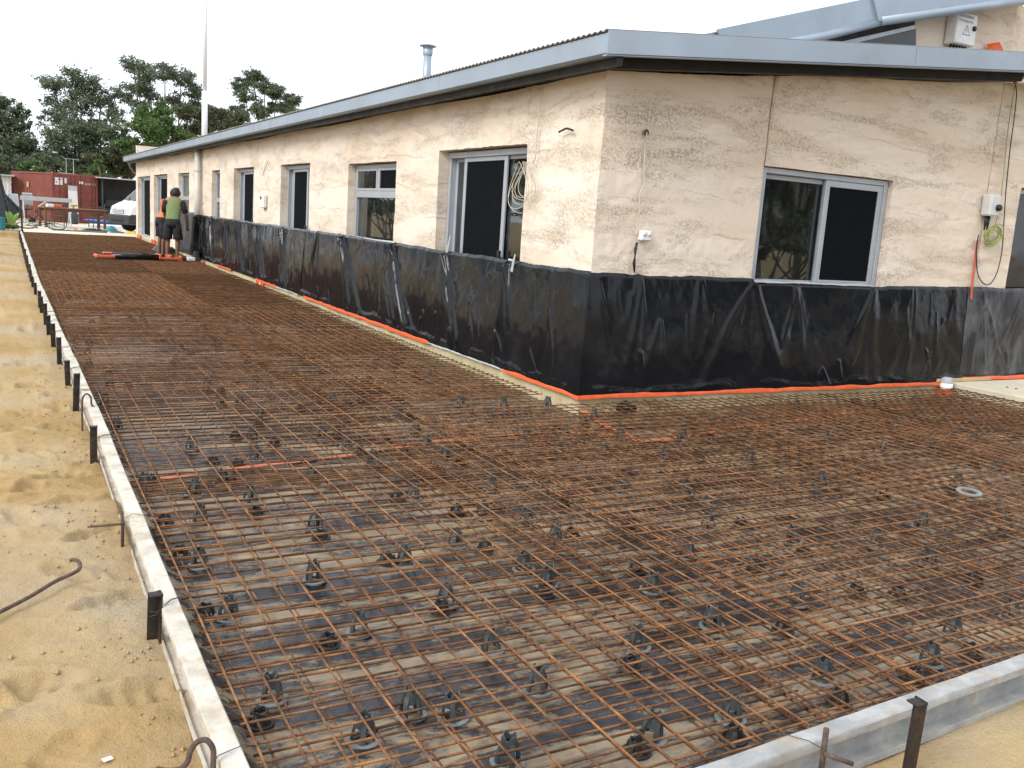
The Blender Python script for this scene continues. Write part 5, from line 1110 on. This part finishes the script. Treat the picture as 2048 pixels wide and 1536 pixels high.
# white door leaf leaning on the container
bb = Vector((CP[0], CP[1], CZ)); e = empty('door_panel_board', (bb.x+1.02*math.cos(cth)+.1, bb.y+1.02*math.sin(cth)-.28, CZ), cth, 'tall pale board leaning against the container doors', 'board'); local(e, MB().box(-.24, .24, -.02, .02, 0, 1.95, .006), 'leaf', M['white']).rotation_euler = (-.09, 0, 0); local(e, MB().box(-.24, .24, -.024, .018, 1.72, 1.98, .004), 'head_strip', M['pale_metal']).rotation_euler = (-.09, 0, 0)
k0 = put(150, 449); e = empty('jerry_can', (k0[0], k0[1]+.4, SZ), .3, 'olive green can standing between the table legs', 'can'); local(e, MB().box(-.17, .17, -.1, .1, 0, .5, .05), 'body', M['dark_metal']); local(e, MB().box(-.12, .12, -.02, .02, .5, .56, .01), 'handle', M['dark_metal'])
# blue kayak hull
k0 = put(220, 451); e = empty('kayak', (k0[0], k0[1]+.6, SZ), math.radians(10), 'bright blue plastic kayak lying under the van front', 'kayak'); rg = []
for t in np.linspace(-1, 1, 13):
    w = .33*(1-abs(t)**2.4)+.012; h = .13*(1-abs(t)**3)+.02; rg.append([(t*1.15, w*math.cos(a), .16+.06*t*t+h*math.sin(a)*(1.1 if math.sin(a) < 0 else .5)) for a in np.linspace(0, 2*math.pi, 14, endpoint=False)])
local(e, MB().loft(rg), 'hull', M['blue'], True); local(e, MB().lathe([(.2, .225), (.23, .25), (.26, .22)], 16), 'cockpit_rim', M['black'], True)
for i, (px, py, mt, lb) in enumerate([(212, 432, 'orange_plastic', 'orange bucket by the dark shelter opening'), (206, 436, 'earth_bag', 'tan bucket left of the blue kayak')]):
    k0 = put(px, py+12); e = empty('bucket', (k0[0], k0[1]+1.2, SZ), 0, lb, 'bucket'); local(e, MB().lathe([(.001, 0), (.13, 0), (.16, .33), (.165, .33), (.165, .3)], 14), 'pail', M[mt], True); local(e, MB().tube(smooth_path([(-.16, 0, .32), (0, -.16, .2), (.16, 0, .32)]), .006, 5), 'bail', M['wire'], True)
# bicycle lying on its side
k0 = put(86, 459); e = empty('bicycle', (k0[0], k0[1], SZ+.02), math.radians(8), 'black bicycle lying on its side on the pale concrete slab', 'bicycle'); lay = Matrix.Rotation(math.radians(-72), 4, 'X')
def blocal(mb, name, mat, par=None):
    mb.v = [tuple(lay @ Vector(p)) for p in mb.v]; lo = 0; return mb.build(name, mat, par or e, True)
def torus(c, R, r, n=28):
    return [(c[0]+R*math.cos(a), c[1], c[2]+R*math.sin(a)) for a in np.linspace(0, 2*math.pi, n+1)]
for cx in (-.52, .52):
    wl = blocal(MB().tube(torus((cx, 0, .33), .31, .024), .024, 6), 'wheel', M['rubber']); blocal(MB().tube(torus((cx, 0, .33), .28, .01), .012, 5), 'rim', M['pale_metal'], wl); sp = MB()
    for k in range(10):
        a = k*math.pi/5; sp.tube([(cx, 0, .33), (cx+.28*math.cos(a), 0, .33+.28*math.sin(a))], .0035, 4)
    blocal(sp, 'spokes', M['wire'], wl)
blocal(MB().tube([(-.52, 0, .33), (-.14, 0, .33), (.36, 0, .66), (-.2, 0, .72), (-.14, 0, .33)], .018, 6).tube([(-.52, 0, .33), (-.2, 0, .70)], .012, 6).tube([(.36, 0, .72), (.42, 0, .58), (.52, 0, .33)], .016, 6), 'frame', M['black'])
blocal(MB().tube([(.36, 0, .7), (.34, 0, .82)], .014, 6).tube([(.38, -.28, .84), (.36, 0, .82), (.38, .28, .84)], .012, 6), 'handlebar', M['black']); blocal(MB().tube([(-.2, 0, .70), (-.23, 0, .84)], .013, 6), 'seat_post', M['black']); blocal(MB().box(-.36, -.1, -.06, .06, .83, .88, .02), 'saddle', M['black']); blocal(MB().tube([(-.14, -.1, .22), (-.14, 0, .33), (-.14, .1, .44)], .01, 5).box(-.19, -.09, -.13, -.09, .21, .23, .004).box(-.19, -.09, .09, .13, .43, .45, .004), 'cranks', M['dark_metal'])
# tools and clothes strewn along the slab edge
def heap(px, py, w, d, h, mat, name, label, cat, seed):
    k0 = put(px, py); r = np.random.default_rng(seed); vs = []; n, m = 14, 10
    for i in range(n+1):
        for j in range(m+1):
            u, v_ = i/n*2-1, j/m*2-1; rr = max(abs(u), abs(v_)); vs.append((u*w/2, v_*d/2, max(.004, h*(1-rr**2)*(.55+.6*r.random()))))
    o = mesh_obj(name, vs, grid_faces(n+1, m+1), M[mat], None, True); o.location = (k0[0], k0[1], SZ+.001); o.rotation_euler = (0, 0, r.uniform(-.4, .4)); tag(o, label, cat); return o
heap(190, 462, 1.0, .35, .10, 'dark_cloth', 'jacket', 'crumpled black jacket on the far slab edge', 'jacket', 1); heap(223, 463, .45, .4, .22, 'teal', 'cap', 'blue-green cap dropped on the far slab edge', 'cap', 2); heap(238, 466, .7, .3, .06, 'dark_metal', 'tool_belt', 'dark tool belt right of the blue-green cap', 'tool belt', 3); heap(262, 468, .55, .35, .11, 'yellow', 'yellow_bag', 'yellow bag lying at the end corner of the house', 'bag', 4); heap(250, 466, .3, .25, .12, 'box_grey', 'grey_rag', 'grey rag beside the yellow bag', 'rag', 6); heap(152, 461, .22, .2, .09, 'orange_plastic', 'tape_reel', 'small orange reel on the blue-grey mat', 'reel', 5)
k0 = put(160, 463); o = MB().box(-.95, .95, -.22, .22, 0, .03, .01).build('work_mat', M['dark_metal']); o.location = (k0[0], k0[1], SZ); o.rotation_euler = (0, 0, -.05); tag(o, 'blue-grey flat mat on the far slab edge', 'mat')
q = [put(a, b) for a, b in ((120, 456), (135, 459), (150, 457), (165, 459), (150, 462), (135, 460))]; tube_thing('hose', smooth_path([(a, b, c+.012) for a, b, c in q]), .012, 'box_grey', 'thin pale hose snaking on the slab beside the bicycle', 'hose')
# stacked boards on the slab, right of the kayak
k0 = put(248, 458); o = MB().box(-1.3, 1.2, -1.0, .9, 0, .05, .006).box(-1.2, 1.25, -.95, .85, .052, .10, .006).build('board_stack', M['white']); o.location = (k0[0]-.1, k0[1]+1.2, SZ); o.rotation_euler = (0, 0, -.06); tag(o, 'stack of pale sheets lying on the slab before the van', 'boards')
# office chairs and dark scrap in front of the container side
def office_chair(px, py, Y, rz, tip, label):
    p = onY(px, py, Y); e = empty('office_chair', (float(p[0]), Y, .1), rz, label, 'office chair', 'discarded office chairs by the container'); A = Matrix.Rotation(tip, 4, 'X')
    def L(mb, n, m, s=False): mb.v = [tuple(A @ Vector(q)) for q in mb.v]; mb.build(n, M[m], e, s)
    L(MB().box(-.26, .26, -.26, .26, .45, .54, .03), 'seat', 'dark_metal'); L(MB().box(-.25, .25, .26, .33, .62, 1.25, .03), 'backrest', 'pale_metal'); L(MB().tube([(0, 0, .1), (0, 0, .45)], .03, 8), 'column', 'dark_metal'); L(MB().tube([(0, .2, .5), (0, .33, .8)], .02, 6), 'back_stem', 'dark_metal')
    for k in range(5): a = k*1.2566; L(MB().tube([(0, 0, .12), (.3*math.cos(a), .3*math.sin(a), .07)], .025, 6), 'foot', 'dark_metal')
office_chair(38, 432, 51.5, .5, -.15, 'tilted office chair with pale back left of the container'); office_chair(53, 430, 53.0, -.3, .1, 'second pale-backed office chair behind the tilted one'); office_chair(62, 436, 50.5, 1.4, .9, 'office chair tipped over in the scrap heap')
# dark scrap frames leaning
for i, (px, py, Y, h, w, tl, lb) in enumerate([(10, 438, 50.5, 1.9, 1.3, .5, 'dark metal frame leaning steeply at the left edge'), (24, 438, 49.5, 1.5, 1.4, .75, 'dark metal frame leaning low in front of the container'), (2, 440, 48.5, 2.1, 1.0, .25, 'upright dark metal frame at the very left edge')]):
    p = onY(px, py, Y); e = empty('metal_frame', (float(p[0]), Y, -.08), .3*i, lb, 'metal frame', 'dark scrap frames'); A = Matrix.Rotation(-tl, 4, 'Y')
    def L(mb, n, m): mb.v = [tuple(A @ Vector(q)) for q in mb.v]; mb.build(n, M[m], e)
    L(MB().box(-w/2, w/2, -.03, .03, 0, h, 0), 'backing_sheet', 'dark_metal')
    for x in (-w/2, 0, w/2): L(MB().box(x-.04, x+.04, -.08, -.031, 0, h+.05, .005), 'stile', 'dark_metal')
    for z in (.2, h*.5, h): L(MB().box(-w/2, w/2, -.07, -.032, z-.04, z+.04, .005), 'rail', 'steel_gate')
# raised bed with leafy plants
p = G(4, 466, .1); e = empty('raised_bed', (float(p[0])-1.2, float(p[1])+.4, -.05), 0, 'timber-edged raised garden bed at the left beyond the form', 'garden bed'); 
for z in (0, .1): local(e, MB().box(-.6, 1.75, -.04, .0, z, z+.095, .006).box(1.68, 1.73, .0, 2.6, z, z+.095, .006), 'sleeper', M['timber'])
local(e, MB().box(-.6, 1.68, .0, 2.6, 0, .16), 'soil', M['earth_bag'])
def leafy(loc, label, seed, n, L, mat, name='leafy_plant', up=.8, wd=.2):
    r = np.random.default_rng(seed); e = empty(name, loc, 0, label, 'plant')
    for k in range(n):
        a = r.uniform(0, 6.28); el = r.uniform(up-.3, up+.3); ln = L*r.uniform(.6, 1.1); w = ln*wd*r.uniform(.8, 1.2); vs = []
        for q in range(6):
            t = q/5; rr = ln*t*math.cos(el)+.02; z = ln*t*math.sin(el)-.25*ln*t**3; ww = w*math.sin(math.pi*min(1, t*.93+.07))**.8
            for s in (-1, 0, 1): vs.append((rr*math.cos(a)-s*ww*math.sin(a), rr*math.sin(a)+s*ww*math.cos(a), z+.03*abs(s)))
        mesh_obj('leaf', vs, grid_faces(6, 3), M[mat], e, True)
    MB().tube([(0, 0, -.05), (0, 0, .12)], .02, 6).build('stem', M['bark'], e); return e
k0 = G(22, 455, .1); leafy((float(k0[0]), float(k0[1])+.6, .1), 'plant with one big bright upright leaf in the raised bed', 3, 5, .8, 'leaf_bright', up=1.3, wd=.16)
for i, (px, lb) in enumerate(((8, 'low leafy green plant at the left of the raised bed'), (26, 'dense leafy green plant at the right end of the raised bed'), (16, 'small leafy green plant in the middle of the raised bed'))): k0 = G(px, 459, .1); leafy((float(k0[0]), float(k0[1])+.4, .1), lb, 20+i, 26, .36, 'leaf_green', up=.6)
o = MB().tube([(0, 0, 0), (0, 0, .55)], .16, 14).build('blue_drum', M['teal']); k0 = G(-6, 466, 0); o.location = (float(k0[0])+.1, float(k0[1]), 0); tag(o, 'blue-green drum at the left edge of the picture', 'drum')
e = empty('end_post', (.45, 36.35, 0), 0, 'thin dark post at the far left corner of the pour', 'post'); MB().box(-.03, .03, -.03, .03, -.1, .85, .004).build('shaft', M['stake'], e); MB().box(-.045, .045, -.045, .045, .10, .16, .004).build('clamp', M['stake'], e)

# ================================================================== trees
def leaf_cloud(clumps, n_per, size, seed, mat, parent, droop=.35, flat=.7):
    r = np.random.default_rng(seed); C_ = []; 
    for c, R_ in clumps:
        k = int(13*R_**1.7)+8; sub = r.normal(0, 1, (k, 3)); sub /= np.linalg.norm(sub, axis=1)[:, None]; sub *= (R_*r.uniform(.35, 1.0, (k, 1))); sub[:, 2] *= flat
        for s in sub: C_.append((np.array(c)+s, R_*r.uniform(.22, .45)))
    vs = []; fs = []; b = 0
    for c, R_ in C_:
        m = int(3.0*n_per*R_**1.3)+14; p = r.normal(0, .55, (m, 3))*R_; p[:, 2] *= .6; p += c
        d = r.normal(0, 1, (m, 3)); d[:, 2] -= droop; d /= np.linalg.norm(d, axis=1)[:, None]; u = np.cross(d, r.normal(0, 1, (m, 3))); u /= np.maximum(np.linalg.norm(u, axis=1)[:, None], 1e-6)
        L = size*r.uniform(.6, 1.3, (m, 1)); w = L*r.uniform(.28, .5, (m, 1)); q = np.stack([p-d*L/2, p+u*w/2, p+d*L/2, p-u*w/2], 1)
        vs.append(q.reshape(-1, 3)); fs.append(np.arange(b, b+4*m).reshape(-1, 4)); b += 4*m
    V_ = np.concatenate(vs); F_ = np.concatenate(fs); me = bpy.data.meshes.new('crown'); me.vertices.add(len(V_)); me.vertices.foreach_set('co', V_.ravel().astype(np.float32)); me.loops.add(F_.size); me.loops.foreach_set('vertex_index', F_.ravel().astype(np.int32)); me.polygons.add(len(F_)); me.polygons.foreach_set('loop_start', np.arange(0, F_.size, 4, dtype=np.int32)); me.polygons.foreach_set('loop_total', np.full(len(F_), 4, dtype=np.int32)); me.update(calc_edges=True); me.validate(); me.materials.append(mat)
    return link(bpy.data.objects.new('crown', me), parent), [c for c, _ in C_]
def tree(name, label, Y, base_px, clumps_px, mat, seed, n_per=60, size=.26, tr=.16, stems=1, droop=.35, flat=.75, cat='tree', group='gum trees and bushes behind the yard', sub=True):
    r = np.random.default_rng(seed); S = 1837/(Y*.9)                               # rough pixels per metre
    bp = onY(base_px, 395, Y); base = np.array([bp[0], Y, -.1]); e = empty(name, base, 0, label, cat, group); cl = []
    for px, py, rp_ in clumps_px:
        R_ = rp_/S*1.12; p = onY(px, py, Y); cl.append((np.array([p[0], Y+r.uniform(-1, 1)*R_*1.3+r.uniform(-.8, .8), p[2]])-base, R_))
    crown, subs = leaf_cloud(cl, n_per, size, seed, M[mat], e, droop, flat); mb = MB(); top = max(c[2] for c, _ in cl)
    fork = [np.array([r.normal(0, .15), r.normal(0, .15), top*r.uniform(.22, .34)]) for _ in range(stems)]
    for k, f in enumerate(fork):
        mb.tube(smooth_path([(r.normal(0, .12)*(stems > 1), 0, -.2), f*.5+r.normal(0, .08, 3), f], 4), list(np.linspace(tr, tr*.8, 9)), 7)
    for c, R_ in cl:
        f = fork[int(r.integers(stems))]; m = (f+c)/2+np.array([r.normal(0, .25), r.normal(0, .25), -.1*abs(c[2]-f[2])]); P_ = smooth_path([f, m, c], 5); mb.tube(P_, list(np.linspace(tr*.62, .035, len(P_))), 6)
    if sub:
        for s in subs[::2]:
            c, R_ = min(cl, key=lambda q: np.linalg.norm(q[0]-s)); a = c*.7+s*.1+np.array([0, 0, -R_*.35])+.2*s; mb.tube([c-np.array([0, 0, R_*.45]), (a+s)/2, s], [.035, .025, .012], 4)
    mb.build('trunk', M['bark'], e, True); return e
tree('gum_tree', 'tall airy gum tree with visible branches behind the red container', 78, 160, [(110, 165, 26), (150, 160, 30), (185, 178, 28), (120, 205, 26), (160, 205, 30), (205, 200, 26), (235, 185, 18), (105, 240, 22), (225, 235, 22), (140, 245, 26), (185, 250, 24)], 'leaf_gum', 1, 40, .24, .2, 3)
tree('dark_tree', 'dense dark tree with spreading limbs under the airy gum', 74, 165, [(115, 285, 30), (150, 265, 30), (190, 270, 32), (225, 265, 28), (245, 300, 28), (130, 320, 30), (175, 310, 32), (215, 325, 28), (100, 320, 20)], 'leaf_dark', 2, 62, .25, .22, 3)
tree('gum_tree', 'highest gum tree with a gap in its crown, left of the white pole', 84, 330, [(262, 135, 20), (290, 145, 26), (325, 150, 26), (360, 160, 26), (385, 185, 22), (275, 175, 24), (300, 190, 20), (258, 195, 16), (345, 200, 20), (398, 215, 20), (370, 225, 20), (280, 215, 20)], 'leaf_gum', 3, 48, .25, .2, 2)
tree('gum_tree', 'dark rounded gum tree farthest right, above the roof', 88, 540, [(485, 165, 20), (510, 155, 22), (530, 175, 22), (490, 190, 20), (560, 180, 22), (590, 195, 20), (575, 215, 24), (540, 212, 22), (600, 225, 14), (510, 225, 22), (480, 215, 14)], 'leaf_dark', 4, 75, .25, .18, 2)
tree('green_tree', 'fresh green bushy tree beside the far end of the roof', 70, 300, [(300, 225, 22), (325, 235, 24), (275, 255, 26), (310, 265, 30), (345, 265, 26), (255, 290, 24), (290, 300, 28), (335, 295, 28), (370, 280, 20), (320, 215, 14)], 'leaf_green', 5, 80, .24, .16, 2)
tree('olive_tree', 'olive green tree behind the white pole', 80, 400, [(370, 225, 22), (400, 230, 24), (430, 225, 24), (460, 235, 24), (485, 245, 20), (415, 255, 26), (450, 260, 26), (385, 260, 24), (500, 260, 16)], 'leaf_olive', 6, 75, .25, .18, 2)
tree('dark_tree', 'dark tree at the left edge with a ragged airy top', 76, 20, [(10, 200, 22), (35, 220, 20), (0, 235, 24), (45, 250, 18), (20, 265, 28), (55, 285, 26), (0, 300, 30), (35, 310, 28), (75, 305, 20), (-30, 250, 30), (-30, 300, 30)], 'leaf_dark', 7, 62, .25, .2, 2)
tree('bush', 'light green bush over the left of the container', 64, 60, [(45, 335, 13), (65, 332, 15), (80, 340, 11)], 'leaf_green', 8, 110, .2, .07, 1, cat='bush')
tree('bush', 'light green conical bush behind the container\'s right end', 66, 196, [(196, 325, 9), (195, 338, 13), (185, 350, 13), (207, 350, 13), (170, 352, 9)], 'leaf_green', 9, 120, .2, .07, 1, cat='bush')
tree('dark_tree', 'dark low tree filling the gap at the house end', 82, 250, [(235, 330, 22), (262, 325, 22), (250, 345, 22), (280, 300, 24), (225, 350, 16)], 'leaf_dark', 10, 65, .25, .14, 2)
tree('scrub', 'dark understorey scrub behind the container, left part', 72, 60, [(-10, 335, 24), (20, 325, 22), (50, 330, 22), (85, 320, 22), (110, 335, 22), (140, 338, 20), (-40, 330, 26)], 'leaf_dark', 11, 70, .24, .08, 2, cat='bush')
tree('scrub', 'dark understorey scrub behind the container, right part', 72.5, 200, [(165, 335, 20), (190, 320, 22), (215, 330, 22), (240, 335, 22), (265, 335, 20), (230, 310, 22), (180, 345, 18)], 'leaf_olive', 12, 70, .24, .08, 2, cat='bush')
# trees and scrub out of the picture, mirrored in the window glass
src = {o['label'][:14]: o for o in COL.objects if o.get('category') in ('tree', 'bush')}; dk = [o for k_, o in src.items() if k_.startswith('dark') or k_.startswith('dense') or k_.startswith('olive')]; sc = [o for o in src.values() if o.name.startswith('scrub')]
sites = [('left of the picture', [(-5, 52, .75), (-8, 47, .7), (-11.5, 43, .7), (-15, 40, .8), (-8, 60, .9), (-12, 54, .9), (-16, 50, 1.), (-20, 46, 1.), (-6, 68, .9), (-19, 36, .8)], [(-4.5, 46, 1.), (-7, 42, 1.), (-10, 39, 1.), (-13.5, 36, 1.), (-6, 55, 1.2)]),
         ('behind the camera', [(15.5, -3.5, .6), (19, -5.5, .65), (23, -7, .7), (17, -8, .65), (22, -11, .8), (27, -10, .8), (31, -13, .9)], [(14, -1.5, .8), (17.5, -4, .9), (21, -5.5, .9), (24.5, -8.5, 1.), (13, -4.5, .8)])]
for where, ts_, ss in sites:
    for i, (x, y, s) in enumerate(ts_):
        o = copy_tree(dk[i % len(dk)]); o.location = (x, y, -.1); o.scale = (s, s, s); o.rotation_euler = (0, 0, 1.3*i); o['group'] = 'trees '+where; o['label'] = '%s tree of the row %s, mirrored in the glass' % (ordn[i], where)
    for i, (x, y, s) in enumerate(ss):
        o = copy_tree(sc[i % len(sc)]); o.location = (x, y, -.1); o.scale = (s*.8, s*.8, s*.55); o.rotation_euler = (0, 0, .6+1.7*i); o['group'] = 'scrub '+where; o['label'] = '%s clump of scrub %s, mirrored in the glass' % (ordn[i], where)
